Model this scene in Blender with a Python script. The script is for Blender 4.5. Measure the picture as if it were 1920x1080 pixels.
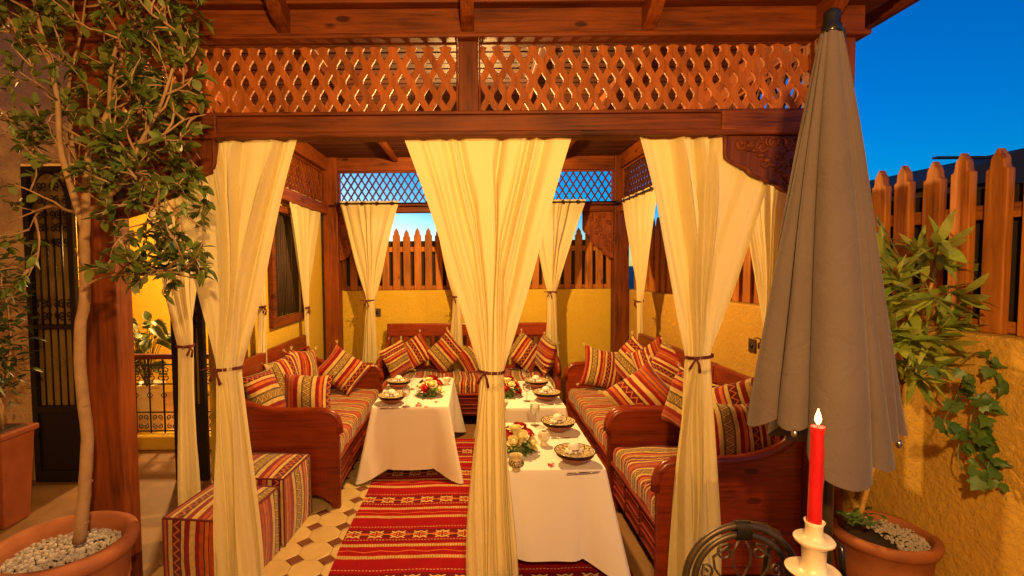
import bpy, bmesh, math, random
from mathutils import Vector, Matrix
R = math.radians
PI = math.pi
rnd = random.Random(7)
sc = bpy.context.scene
for o in list(bpy.data.objects):
    bpy.data.objects.remove(o)
COL = sc.collection

# ---------------------------------------------------------------- camera
FPX, CX, CY = 950.0, 888.0, 540.0
PITCH, ROLL = R(2.71), R(-0.45)
CAMPOS = Vector((0, 0, 1.9))
CM = Matrix.Rotation(R(90) - PITCH, 3, 'X') @ Matrix.Rotation(ROLL, 3, 'Z')
cam = bpy.data.cameras.new('camera')
cam.sensor_width = 36
cam.lens = FPX / 1920 * 36
cam.shift_x = (960 - CX) / 1920
cam.clip_start = 0.05
cam.clip_end = 3000
camo = bpy.data.objects.new('camera', cam)
camo.matrix_world = Matrix.Translation(CAMPOS) @ CM.to_4x4()
COL.objects.link(camo)
sc.camera = camo

# ---------------------------------------------------------------- sky at dusk
SUN_EL, SUN_ROT = R(6.0), R(-24)
w = bpy.data.worlds.new('World')
sc.world = w
w.use_nodes = True
wn = w.node_tree
wn.nodes.clear()
sky = wn.nodes.new('ShaderNodeTexSky')
sky.sky_type = 'NISHITA'
sky.sun_disc = False
sky.sun_elevation = SUN_EL
sky.sun_rotation = SUN_ROT
sky.air_density = 1.0
sky.dust_density = 0.25
sky.ozone_density = 5.0
hs = wn.nodes.new('ShaderNodeHueSaturation')
hs.inputs['Saturation'].default_value = 1.42
hs.inputs['Hue'].default_value = 0.515
hs.inputs['Value'].default_value = 1.28
bg = wn.nodes.new('ShaderNodeBackground')
bg.inputs['Strength'].default_value = 0.15
wo = wn.nodes.new('ShaderNodeOutputWorld')
wn.links.new(sky.outputs[0], hs.inputs['Color'])
wn.links.new(hs.outputs[0], bg.inputs['Color'])
wn.links.new(bg.outputs[0], wo.inputs['Surface'])

sc.view_settings.view_transform = 'Standard'
sc.view_settings.look = 'None'
sc.view_settings.exposure = 0.48
sc.view_settings.gamma = 1.0
sc.render.engine = 'CYCLES'
sc.cycles.max_bounces = 6
sc.cycles.diffuse_bounces = 3
sc.cycles.caustics_reflective = False
sc.cycles.caustics_refractive = False

# lamp light (each is placed by its own lamp further down)
LAMP_COL = (1.0, 0.53, 0.16)
W_PAVILION, W_TERRACE, W_STAIR, W_CANDLE = 320.0, 320.0, 280.0, 1.4
LAMP_IN = (1.0, 0.55, 0.17)

# ---------------------------------------------------------------- pixel helpers
def ray(x, y):
    return CM @ Vector(((x - CX) / FPX, -(y - CY) / FPX, -1))
def PY(x, y, Y):
    d = ray(x, y); return CAMPOS + d * (Y / d.y)
def PX(x, y, X):
    d = ray(x, y); return CAMPOS + d * (X / d.x)
def PZ(x, y, Z):
    d = ray(x, y); return CAMPOS + d * ((Z - 1.9) / d.z)

# ---------------------------------------------------------------- node helpers
class S:
    """a scalar socket with arithmetic"""
    def __init__(s, nt, k): s.nt, s.k = nt, k
    def m(s, op, *o):
        n = s.nt.nodes.new('ShaderNodeMath'); n.operation = op
        for i, q in enumerate((s,) + o):
            if isinstance(q, S): s.nt.links.new(q.k, n.inputs[i])
            else: n.inputs[i].default_value = q
        return S(s.nt, n.outputs[0])
    def __add__(s, o): return s.m('ADD', o)
    def __sub__(s, o): return s.m('SUBTRACT', o)
    def __mul__(s, o): return s.m('MULTIPLY', o)
    def __truediv__(s, o): return s.m('DIVIDE', o)
    def fr(s): return s.m('FRACT')
    def ab(s): return s.m('ABSOLUTE')
    def lt(s, o): return s.m('LESS_THAN', o)
    def gt(s, o): return s.m('GREATER_THAN', o)
    def sn(s): return s.m('SINE')
    def tri(s): return (s.fr() - 0.5).ab() * 2.0          # triangle wave 0..1
    def band(s, a, b): return s.gt(a) * s.lt(b)

def newmat(name):
    m = bpy.data.materials.new(name)
    m.use_nodes = True
    nt = m.node_tree
    return m, nt, nt.nodes['Principled BSDF']
def L(nt, a, b): nt.links.new(a.k if isinstance(a, S) else a, b)
def nd(nt, t, **kw):
    n = nt.nodes.new(t)
    for k, v in kw.items():
        if k in n.inputs: n.inputs[k].default_value = v
        else: setattr(n, k, v)
    return n
def mixc(nt, fac, a, b):
    n = nt.nodes.new('ShaderNodeMix'); n.data_type = 'RGBA'
    for i, q in ((0, fac), (6, a), (7, b)):
        if isinstance(q, S): nt.links.new(q.k, n.inputs[i])
        elif isinstance(q, bpy.types.NodeSocket): nt.links.new(q, n.inputs[i])
        elif i == 0: n.inputs[0].default_value = q
        else: n.inputs[i].default_value = (*q, 1) if len(q) == 3 else q
    return n.outputs[2]
def ramp(nt, fac, stops, const=False):
    n = nt.nodes.new('ShaderNodeValToRGB')
    if const: n.color_ramp.interpolation = 'CONSTANT'
    e = n.color_ramp.elements
    while len(e) < len(stops): e.new(0.5)
    for i, (p, c) in enumerate(stops):
        e[i].position = p; e[i].color = (*c, 1)
    L(nt, fac, n.inputs[0])
    return n.outputs[0]
def coords(nt, kind='Object', scale=(1, 1, 1), jitter=False):
    tc = nt.nodes.new('ShaderNodeTexCoord')
    mp = nt.nodes.new('ShaderNodeMapping')
    mp.inputs['Scale'].default_value = scale
    nt.links.new(tc.outputs[kind], mp.inputs[0])
    if jitter:
        oi = nt.nodes.new('ShaderNodeObjectInfo')
        cx = nt.nodes.new('ShaderNodeCombineXYZ')
        r = S(nt, oi.outputs['Random'])
        for i, q in enumerate((37.0, 71.0, 53.0)): L(nt, r * q, cx.inputs[i])
        nt.links.new(cx.outputs[0], mp.inputs['Location'])
    return mp.outputs[0]
def noise(nt, vec, scale, detail=4, rough=0.55, dist=0.0):
    n = nd(nt, 'ShaderNodeTexNoise', Scale=scale, Detail=detail, Roughness=rough, Distortion=dist)
    nt.links.new(vec, n.inputs['Vector'])
    return S(nt, n.outputs['Fac'])
def bump(nt, bs, h, strength, dist):
    b = nd(nt, 'ShaderNodeBump', Strength=strength, Distance=dist)
    L(nt, h, b.inputs['Height'])
    nt.links.new(b.outputs[0], bs.inputs['Normal'])

def wood(name, dark, light, axis, rough=0.42, coat=0.0):
    m, nt, bs = newmat(name)
    s = [26, 26, 26]; s[axis] = 1.6
    v = coords(nt, 'Object', tuple(s), True)
    g = noise(nt, v, 1.0, 6, 0.62, 0.9)
    s2 = [110, 110, 110]; s2[axis] = 5
    g2 = noise(nt, coords(nt, 'Object', tuple(s2), True), 1.0, 3, 0.6)
    big = noise(nt, coords(nt, 'Object', (2.2, 2.2, 2.2), True), 1.0, 3)
    # knots
    s3 = [5.0, 5.0, 5.0]; s3[axis] = 2.2
    vo = nd(nt, 'ShaderNodeTexVoronoi', Scale=1.0)
    nt.links.new(coords(nt, 'Object', tuple(s3), True), vo.inputs['Vector'])
    kn = S(nt, vo.outputs['Distance']).m('MULTIPLY', 9.0)
    kn = (kn * -1.0 + 1.0).m('MAXIMUM', 0.0)
    fac = (g * 0.8 + g2 * 0.35 - 0.1) + (big - 0.5) * 0.5 - kn * 0.8
    c = ramp(nt, fac, [(0.25, dark), (0.45, tuple((a + b) / 2 for a, b in zip(dark, light))), (0.72, light)])
    oi = nt.nodes.new('ShaderNodeObjectInfo')
    hv = nd(nt, 'ShaderNodeHueSaturation')
    L(nt, S(nt, oi.outputs['Random']) * 0.4 + 0.8, hv.inputs['Value'])
    nt.links.new(c, hv.inputs['Color'])
    nt.links.new(hv.outputs[0], bs.inputs['Base Color'])
    L(nt, g2 * 0.25 + (rough - 0.12), bs.inputs['Roughness'])
    bs.inputs['Specular IOR Level'].default_value = 0.28
    bs.inputs['Coat Weight'].default_value = coat
    bs.inputs['Coat Roughness'].default_value = 0.2
    bump(nt, bs, g2 + g, 0.25, 0.003)
    return m
def wood3(name, dark, light, rough=0.42, coat=0.0):
    return [wood(name + a, dark, light, i, rough, coat) for i, a in enumerate(('_x', '_y', '_z'))]

def plaster(name, c1, c2, relief, scale, blot=1.3):
    m, nt, bs = newmat(name)
    v = coords(nt, 'Object')
    a = noise(nt, v, blot, 5, 0.6)
    b = noise(nt, v, blot * 9, 4, 0.6)
    nt.links.new(mixc(nt, (a * 0.7 + b * 0.5 - 0.1).m('SMOOTHSTEP', 0, 1) if False else (a * 0.7 + b * 0.5 - 0.1), c1, c2), bs.inputs['Base Color'])
    bs.inputs['Roughness'].default_value = 0.85
    h = noise(nt, v, scale, 5, 0.6, 1.2)
    vo = nd(nt, 'ShaderNodeTexVoronoi', Scale=scale * 0.8)
    vo.feature = 'SMOOTH_F1'
    nt.links.new(v, vo.inputs['Vector'])
    bump(nt, bs, h + S(nt, vo.outputs['Distance']) * 0.5, relief, 0.02)
    return m
def simple(name, c1, c2=None, rough=0.6, metal=0.0, scale=20, relief=0.0, dist=0.003, spec=None):
    m, nt, bs = newmat(name)
    v = coords(nt, 'Object', (1, 1, 1), True)
    n = noise(nt, v, scale, 5, 0.6)
    if c2 is None: c2 = tuple(q * 0.75 for q in c1)
    nt.links.new(mixc(nt, (n - 0.3) * 2.2, c2, c1), bs.inputs['Base Color'])
    L(nt, n * 0.3 + (rough - 0.15), bs.inputs['Roughness'])
    bs.inputs['Metallic'].default_value = metal
    if spec is not None: bs.inputs['Specular IOR Level'].default_value = spec
    if relief: bump(nt, bs, noise(nt, v, scale * 3, 4), relief, dist)
    return m
def fabric(name, c1, c2, transl=0.0, weave=500, rough=0.9, wrk=0.35):
    m, nt, bs = newmat(name)
    v = coords(nt, 'Object')
    n = noise(nt, v, 3.0, 4)
    f = noise(nt, v, weave, 2)
    col = mixc(nt, n * 0.8 + f * 0.4 - 0.1, c2, c1)
    nt.links.new(col, bs.inputs['Base Color'])
    bs.inputs['Roughness'].default_value = rough
    bs.inputs['Specular IOR Level'].default_value = 0.15
    bs.inputs['Sheen Weight'].default_value = 0.15
    wr = noise(nt, v, 9.0, 4, 0.6, 0.8)
    bump(nt, bs, wr * 4.0 + f * 0.3, wrk, 0.004)
    if transl:
        tr = nt.nodes.new('ShaderNodeBsdfTranslucent')
        nt.links.new(col, tr.inputs['Color'])
        mx = nt.nodes.new('ShaderNodeMixShader')
        mx.inputs[0].default_value = transl
        nt.links.new(bs.outputs[0], mx.inputs[1]); nt.links.new(tr.outputs[0], mx.inputs[2])
        nt.links.new(mx.outputs[0], nt.nodes['Material Output'].inputs['Surface'])
    return m

RED = (0.23, 0.008, 0.010); DRED = (0.13, 0.008, 0.010); RUST = (0.40, 0.065, 0.018); ORG = (0.50, 0.13, 0.025)
CRM = (0.58, 0.40, 0.14); BRN = (0.14, 0.065, 0.02); BLK = (0.03, 0.015, 0.012); OLV = (0.30, 0.19, 0.045)
def kilim(name, period, zz, off=0.0, jit=True):
    """striped woven wool; UV x = across the stripes, UV y = along them, both in metres"""
    m, nt, bs = newmat(name)
    tc = nt.nodes.new('ShaderNodeTexCoord')
    sp = nt.nodes.new('ShaderNodeSeparateXYZ')
    nt.links.new(tc.outputs['UV'], sp.inputs[0])
    wob = noise(nt, tc.outputs['UV'], 14, 2) * 0.010 - 0.005
    u = S(nt, sp.outputs[0]) + wob
    v = S(nt, sp.outputs[1])
    p = u / period + off
    if jit:
        oi = nt.nodes.new('ShaderNodeObjectInfo')
        p = p + S(nt, oi.outputs['Random']) * 0.9
    t = p.fr()
    st = [(0, RED), (.05, CRM), (.11, RED), (.16, RUST), (.205, BLK), (.215, ORG), (.26, BLK), (.268, RUST), (.32, RED), (.39, CRM),
          (.45, BLK), (.462, OLV), (.60, BLK), (.612, CRM), (.67, RED), (.73, ORG), (.775, RED), (.80, CRM), (.845, BLK), (.855, DRED), (.94, BLK), (.95, CRM), (.985, RED)]
    col = ramp(nt, t, st, True)
    # zigzag in the olive band and in the dark red band
    z1 = (((t - .462) / .138) - ((v / zz).tri() * 0.7 + 0.15)).ab()
    in1 = t.band(.462, .60)
    col = mixc(nt, z1.lt(0.26) * in1, col, BRN)
    col = mixc(nt, z1.lt(0.10) * in1, col, CRM)
    edge = ((((t - .531).ab() / .069).gt(0.80)) * (v / (zz * .25)).fr().lt(0.5)) * in1
    col = mixc(nt, edge, col, BLK)
    z2 = (((t - .855) / .085) - ((v / zz + 0.25).tri() * 0.8 + 0.1)).ab()
    col = mixc(nt, z2.lt(0.15) * t.band(.855, .94), col, ORG)
    # yarn variation
    y = noise(nt, tc.outputs['UV'], 260, 2)
    y2 = noise(nt, tc.outputs['UV'], 22, 3)
    hv = nd(nt, 'ShaderNodeHueSaturation')
    L(nt, y * 0.8 + y2 * 0.9 + 0.05, hv.inputs['Value'])
    nt.links.new(col, hv.inputs['Color'])
    nt.links.new(hv.outputs[0], bs.inputs['Base Color'])
    bs.inputs['Roughness'].default_value = 0.92
    bs.inputs['Specular IOR Level'].default_value = 0.12
    bs.inputs['Sheen Weight'].default_value = 0.2
    rib = (u * 900.0).sn() * 0.5
    bump(nt, bs, y * 1.5 + rib * 0.4, 0.5, 0.003)
    return m

def rugmat():
    m, nt, bs = newmat('rug_wool')
    tc = nt.nodes.new('ShaderNodeTexCoord')
    sp = nt.nodes.new('ShaderNodeSeparateXYZ')
    nt.links.new(tc.outputs['UV'], sp.inputs[0])
    wob = noise(nt, tc.outputs['UV'], 7, 3) * 0.022 - 0.011
    u = S(nt, sp.outputs[0]) + wob
    v = S(nt, sp.outputs[1])
    P = 0.52
    q = u / P
    t = q.fr()
    R1, R2 = (0.27, 0.006, 0.012), (0.22, 0.005, 0.010)
    OR2, CR2 = (0.52, 0.13, 0.035), (0.60, 0.43, 0.18)
    col = ramp(nt, t, [(0, R1), (.10, OR2), (.113, CR2), (.165, OR2), (.178, R1), (.36, OR2), (.372, CR2), (.42, OR2), (.432, R2), (.58, DRED), (.62, BLK), (.67, DRED),
                       (.80, R1)], True)
    # speckled cream bands
    for a, b in ((.113, .165), (.372, .42)):
        c = (t - (a + b) / 2) / (b - a)
        chk = ((v / .035 + c * 2.0).tri() - ((v / .035 - c * 2.0).tri())).ab().lt(0.22)
        col = mixc(nt, chk * t.band(a, b), col, BRN)
    # wavy line between
    wv = ((t - .27) - ((v / .21).tri() - 0.5) * 0.035).ab().lt(0.008 + 0.0)
    col = mixc(nt, wv, col, OR2)
    # motif band: orange spine with white crosses
    c = (t - .67) / .075
    col = mixc(nt, c.ab().lt(0.20), col, OR2)
    col = mixc(nt, (c.ab() - 0.35).ab().lt(0.10) * (v / .10).fr().lt(0.45), col, RUST)
    fx = ((v / .155).fr() - 0.5) * 3.0
    cr = ((c.ab() - 0.75) .ab() - (fx.ab() - 0.45).ab() * 0.8).ab().lt(0.16) * fx.ab().lt(0.95) * c.ab().lt(1.25)
    col = mixc(nt, cr, col, CR2)
    col = mixc(nt, fx.ab().lt(0.28) * c.ab().lt(0.8) * (v / .02).fr().lt(0.6), col, R1)
    # dotted white lines
    for a in (.53, .865):
        dl = (t - a).ab().lt(0.006) * (v / .022).fr().lt(0.55)
        col = mixc(nt, dl, col, CR2)
    y = noise(nt, tc.outputs['UV'], 190, 2)
    y2 = noise(nt, tc.outputs['UV'], 9, 3)
    hv = nd(nt, 'ShaderNodeHueSaturation')
    L(nt, y * 0.8 + y2 * 0.6 + 0.3, hv.inputs['Value'])
    nt.links.new(col, hv.inputs['Color'])
    nt.links.new(hv.outputs[0], bs.inputs['Base Color'])
    bs.inputs['Roughness'].default_value = 0.95
    bs.inputs['Specular IOR Level'].default_value = 0.1
    bump(nt, bs, y, 0.6, 0.005)
    return m

def leafmat(name, c1, c2, back, vein=0.0):
    m, nt, bs = newmat(name)
    oi = nt.nodes.new('ShaderNodeObjectInfo')
    geo = nt.nodes.new('ShaderNodeNewGeometry')
    r = S(nt, geo.outputs['Random Per Island']) if True else None
    f = (r + S(nt, oi.outputs['Random']) * 7.0).fr()
    col = mixc(nt, f, c1, c2)
    col = mixc(nt, S(nt, geo.outputs['Backfacing']), col, back)
    n = noise(nt, coords(nt, 'Object'), 30, 3)
    hv = nd(nt, 'ShaderNodeHueSaturation')
    L(nt, n * 0.8 + 0.6, hv.inputs['Value'])
    nt.links.new(col, hv.inputs['Color'])
    if vein:
        tc = nt.nodes.new('ShaderNodeTexCoord')
        sp = nt.nodes.new('ShaderNodeSeparateXYZ'); nt.links.new(tc.outputs['UV'], sp.inputs[0])
        e = (S(nt, sp.outputs[0]) - 0.5).ab().gt(0.36)
        out = mixc(nt, e, hv.outputs[0], (0.45, 0.46, 0.22))
    else: out = hv.outputs[0]
    nt.links.new(out, bs.inputs['Base Color'])
    bs.inputs['Roughness'].default_value = 0.45
    tr = nt.nodes.new('ShaderNodeBsdfTranslucent')
    nt.links.new(out, tr.inputs['Color'])
    mx = nt.nodes.new('ShaderNodeMixShader'); mx.inputs[0].default_value = 0.22
    nt.links.new(bs.outputs[0], mx.inputs[1]); nt.links.new(tr.outputs[0], mx.inputs[2])
    nt.links.new(mx.outputs[0], nt.nodes['Material Output'].inputs['Surface'])
    return m
def emis(name, c, s):
    m = bpy.data.materials.new(name); m.use_nodes = True
    nt = m.node_tree; nt.nodes.clear()
    e = nd(nt, 'ShaderNodeEmission', Strength=s); e.inputs[0].default_value = (*c, 1)
    o = nt.nodes.new('ShaderNodeOutputMaterial'); nt.links.new(e.outputs[0], o.inputs[0])
    return m
def glassmat():
    m, nt, bs = newmat('clear_glass')
    tr = nt.nodes.new('ShaderNodeBsdfTransparent'); tr.inputs[0].default_value = (.93, .93, .92, 1)
    gl = nd(nt, 'ShaderNodeBsdfGlossy', Roughness=0.03)
    lw = nd(nt, 'ShaderNodeLayerWeight', Blend=0.35)
    mx = nt.nodes.new('ShaderNodeMixShader')
    nt.links.new(lw.outputs['Facing'], mx.inputs[0]); nt.links.new(tr.outputs[0], mx.inputs[1]); nt.links.new(gl.outputs[0], mx.inputs[2])
    nt.links.new(mx.outputs[0], nt.nodes['Material Output'].inputs['Surface'])
    return m
def platemat():
    m, nt, bs = newmat('painted_ceramic')
    tc = nt.nodes.new('ShaderNodeTexCoord')
    sp = nt.nodes.new('ShaderNodeSeparateXYZ'); nt.links.new(tc.outputs['Object'], sp.inputs[0])
    x, y = S(nt, sp.outputs[0]), S(nt, sp.outputs[1])
    r = (x * x + y * y).m('SQRT') / 0.129
    a = y.m('ARCTAN2', x) / (2 * PI)
    CR, DK = (0.62, 0.50, 0.26), (0.035, 0.022, 0.012)
    col = ramp(nt, r, [(0, CR), (.40, DK), (.43, CR), (.56, DK), (.58, CR), (.86, DK), (.89, CR), (.93, DK)], True)
    c = (r - .72) / .14
    pat = ((a * 14.0 + 0.0).tri() - (c * 0.5 + 0.5)).ab().lt(0.16)
    pat2 = ((a * 14.0).fr() - 0.5).ab().lt(0.12) * c.ab().lt(0.5)
    inb = r.band(.58, .86)
    col = mixc(nt, pat * inb, col, DK)
    col = mixc(nt, pat2 * inb, col, (0.25, 0.13, 0.03))
    dots = ((a * 36.0).fr() - 0.5).ab().lt(0.22) * r.band(.46, .53)
    col = mixc(nt, dots, col, DK)
    nt.links.new(col, bs.inputs['Base Color'])
    bs.inputs['Roughness'].default_value = 0.18
    return m
def jarmat():
    m, nt, bs = newmat('scribbled_ceramic')
    v = coords(nt, 'Object')
    vo = nd(nt, 'ShaderNodeTexVoronoi', Scale=95.0); vo.feature = 'DISTANCE_TO_EDGE'
    nt.links.new(v, vo.inputs['Vector'])
    sp = nt.nodes.new('ShaderNodeSeparateXYZ'); nt.links.new(v, sp.inputs[0])
    z = S(nt, sp.outputs[2])
    nt.links.new(mixc(nt, S(nt, vo.outputs['Distance']).lt(0.13) * z.band(.026, .068), (0.60, 0.47, 0.24), (0.04, 0.025, 0.012)), bs.inputs['Base Color'])
    bs.inputs['Roughness'].default_value = 0.25
    return m
def darkrug():
    m, nt, bs = newmat('dark_rug_wool')
    v = coords(nt, 'Object', (1, 1, 1))
    vo = nd(nt, 'ShaderNodeTexVoronoi', Scale=14.0); vo.feature = 'DISTANCE_TO_EDGE'
    nt.links.new(v, vo.inputs['Vector'])
    f = noise(nt, v, 18, 3)
    c = mixc(nt, S(nt, vo.outputs['Distance']).lt(0.07), (0.06, 0.025, 0.012), (0.35, 0.22, 0.10))
    c = mixc(nt, f.gt(0.6), c, (0.17, 0.035, 0.015))
    nt.links.new(c, bs.inputs['Base Color']); bs.inputs['Roughness'].default_value = 0.95
    return m

M = {}
M['w'] = wood3('varnished_cedar', (0.045, 0.008, 0.0016), (0.27, 0.062, 0.007), 0.56, 0.0)
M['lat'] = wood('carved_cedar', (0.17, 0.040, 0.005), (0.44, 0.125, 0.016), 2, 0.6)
M['cedar_shade'] = wood('shade_toned_cedar', (0.030, 0.007, 0.002), (0.11, 0.025, 0.006), 0, 0.7)  # cedar darkened to put ceiling shade and lattice silhouettes into the colour
M['sw'] = wood3('mahogany', (0.075, 0.009, 0.003), (0.29, 0.040, 0.008), 0.30, 0.22)
M['pk'] = wood3('fence_pine', (0.18, 0.052, 0.008), (0.56, 0.205, 0.030), 0.6)
M['ochre'] = plaster('ochre_plaster', (0.56, 0.36, 0.020), (0.70, 0.50, 0.045), 0.55, 60)
M['stucco'] = plaster('ochre_stucco', (0.46, 0.25, 0.028), (0.66, 0.41, 0.060), 0.6, 34)
M['beige'] = plaster('rough_plaster', (0.52, 0.34, 0.14), (0.70, 0.50, 0.24), 0.9, 22, 2.2)
M['curtain'] = fabric('cream_cotton', (0.80, 0.71, 0.38), (0.70, 0.59, 0.29), 0.27)
M['linen'] = fabric('white_linen', (0.84, 0.81, 0.74), (0.81, 0.78, 0.71), 0.06, wrk=0.10)
M['taupe'] = fabric('taupe_canvas', (0.150, 0.117, 0.109), (0.085, 0.064, 0.058), 0.08, wrk=0.7)
M['kil'] = kilim('kilim_wool', 0.56, 0.055)
M['kil2'] = kilim('kilim_wool_fine', 0.41, 0.045)
M['kilm'] = kilim('kilim_mattress', 0.37, 0.055, 0.0, False)
M['rug'] = rugmat()
M['drug'] = darkrug()
M['iron'] = simple('wrought_iron', (0.030, 0.022, 0.017), None, 0.5, 0.6, 40, 0.3)
M['bronze'] = simple('bronzed_steel', (0.10, 0.070, 0.040), (0.055, 0.038, 0.024), 0.42, 0.55, 30, 0.1)
M['black'] = simple('black_plastic', (0.012, 0.012, 0.014), None, 0.22)
M['terra'] = simple('terracotta', (0.42, 0.145, 0.045), (0.27, 0.085, 0.028), 0.75, 0, 9, 0.35)
M['terrad'] = simple('glazed_clay', (0.30, 0.085, 0.035), (0.22, 0.055, 0.022), 0.4, 0, 9, 0.2)
M['bowl'] = simple('red_clay', (0.34, 0.10, 0.04), (0.26, 0.07, 0.03), 0.35)
M['tile'] = simple('cream_tile', (0.60, 0.45, 0.20), (0.48, 0.34, 0.14), 0.38, 0, 5, 0.15)
M['dot'] = simple('brown_tile', (0.19, 0.070, 0.03), (0.13, 0.045, 0.02), 0.35, 0, 12)
M['grout'] = simple('grout', (0.36, 0.28, 0.17), (0.26, 0.20, 0.12), 0.8, 0, 6)
M['cord'] = simple('burgundy_cord', (0.15, 0.018, 0.022), None, 0.8, 0, 200, 0.5)
M['brass'] = simple('dark_brass', (0.16, 0.075, 0.03), None, 0.4, 0.8)
M['plate'] = platemat()
M['jar'] = jarmat()
M['cream_cer'] = simple('cream_ceramic', (0.74, 0.66, 0.48), (0.66, 0.56, 0.38), 0.3, 0, 12)
M['white_cer'] = simple('white_ceramic', (0.72, 0.64, 0.48), (0.60, 0.50, 0.36), 0.32, 0, 25, 0.4)
M['glass'] = glassmat()
M['steel'] = simple('cutlery_steel', (0.55, 0.52, 0.48), None, 0.25, 1.0)
M['wax'] = simple('red_wax', (0.50, 0.010, 0.016), (0.42, 0.008, 0.012), 0.35, 0, 14)
wb = M['wax'].node_tree.nodes['Principled BSDF']
wb.inputs['Subsurface Weight'].default_value = 0.6
wb.inputs['Subsurface Radius'].default_value = (0.03, 0.006, 0.004)
wb.inputs['Subsurface Scale'].default_value = 1.0
M['wick'] = simple('wick', (0.02, 0.015, 0.012))
M['flame'] = emis('flame_glow', (1.0, 0.52, 0.13), 5)
def flame_clear(m):
    nt = m.node_tree
    e = [n for n in nt.nodes if n.type == 'EMISSION'][0]; o = [n for n in nt.nodes if n.type == 'OUTPUT_MATERIAL'][0]
    t = nt.nodes.new('ShaderNodeBsdfTransparent'); a = nt.nodes.new('ShaderNodeAddShader')
    nt.links.new(e.outputs[0], a.inputs[0]); nt.links.new(t.outputs[0], a.inputs[1]); nt.links.new(a.outputs[0], o.inputs[0])
flame_clear(M['flame'])
M['bulb'] = emis('lamp_glow', (1.0, 0.55, 0.18), 14)
M['bark'] = simple('pale_bark', (0.42, 0.27, 0.13), (0.26, 0.15, 0.06), 0.8, 0, 14, 0.6)
M['cane'] = simple('bamboo_cane', (0.52, 0.33, 0.08), (0.42, 0.24, 0.05), 0.45, 0, 14)
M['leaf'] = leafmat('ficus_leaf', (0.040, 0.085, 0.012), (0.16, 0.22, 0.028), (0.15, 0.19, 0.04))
M['leafd'] = leafmat('dark_leaf', (0.018, 0.04, 0.012), (0.05, 0.085, 0.02), (0.06, 0.09, 0.03))  # darker greens for the planter shrub
M['bam'] = leafmat('oleander_leaf', (0.14, 0.24, 0.03), (0.40, 0.46, 0.06), (0.32, 0.38, 0.08))
M['ivy'] = leafmat('ivy_leaf', (0.04, 0.11, 0.02), (0.10, 0.20, 0.04), (0.12, 0.18, 0.06))
M['var'] = leafmat('variegated_leaf', (0.06, 0.12, 0.03), (0.10, 0.17, 0.05), (0.15, 0.2, 0.08), 1.0)
M['stem'] = simple('green_stem', (0.12, 0.15, 0.04), None, 0.6)
M['soil'] = simple('soil', (0.05, 0.032, 0.02), None, 0.95, 0, 40, 0.6)
M['peb'] = simple('white_pebble', (0.62, 0.58, 0.52), (0.34, 0.30, 0.26), 0.6, 0, 30)
M['rose_r'] = simple('red_rose', (0.55, 0.012, 0.020), (0.36, 0.006, 0.012), 0.6, 0, 40)
M['rose_c'] = simple('cream_rose', (0.84, 0.76, 0.40), (0.78, 0.66, 0.26), 0.6, 0, 40)
M['rose_p'] = simple('purple_flower', (0.10, 0.03, 0.12), None, 0.6, 0, 40)
M['roof'] = simple('slate_roof', (0.055, 0.042, 0.034), None, 0.9, 0, 8)
M['bwall'] = simple('house_render', (0.16, 0.11, 0.085), None, 0.9, 0, 4)
M['backing'] = simple('dark_board', (0.030, 0.018, 0.012), None, 0.8, 0, 8)  # plain dark brown for the sheets behind pickets and reeds
M['reed'] = simple('dark_reed', (0.10, 0.055, 0.025), (0.025, 0.012, 0.006), 0.8, 0, 60, 0.6)
M['dglass'] = simple('dim_pane', (0.30, 0.20, 0.05), (0.20, 0.13, 0.03), 0.3, 0, 3)  # base colour lightened in place of court light coming through
M['socket'] = simple('brown_plate', (0.10, 0.06, 0.03), None, 0.4, 0.3)
M['ground'] = simple('dry_ground', (0.20, 0.14, 0.09), None, 0.95, 0, 0.6)
M['floorb'] = simple('terrace_paving', (0.26, 0.135, 0.045), (0.16, 0.08, 0.026), 0.6, 0, 4)

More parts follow.
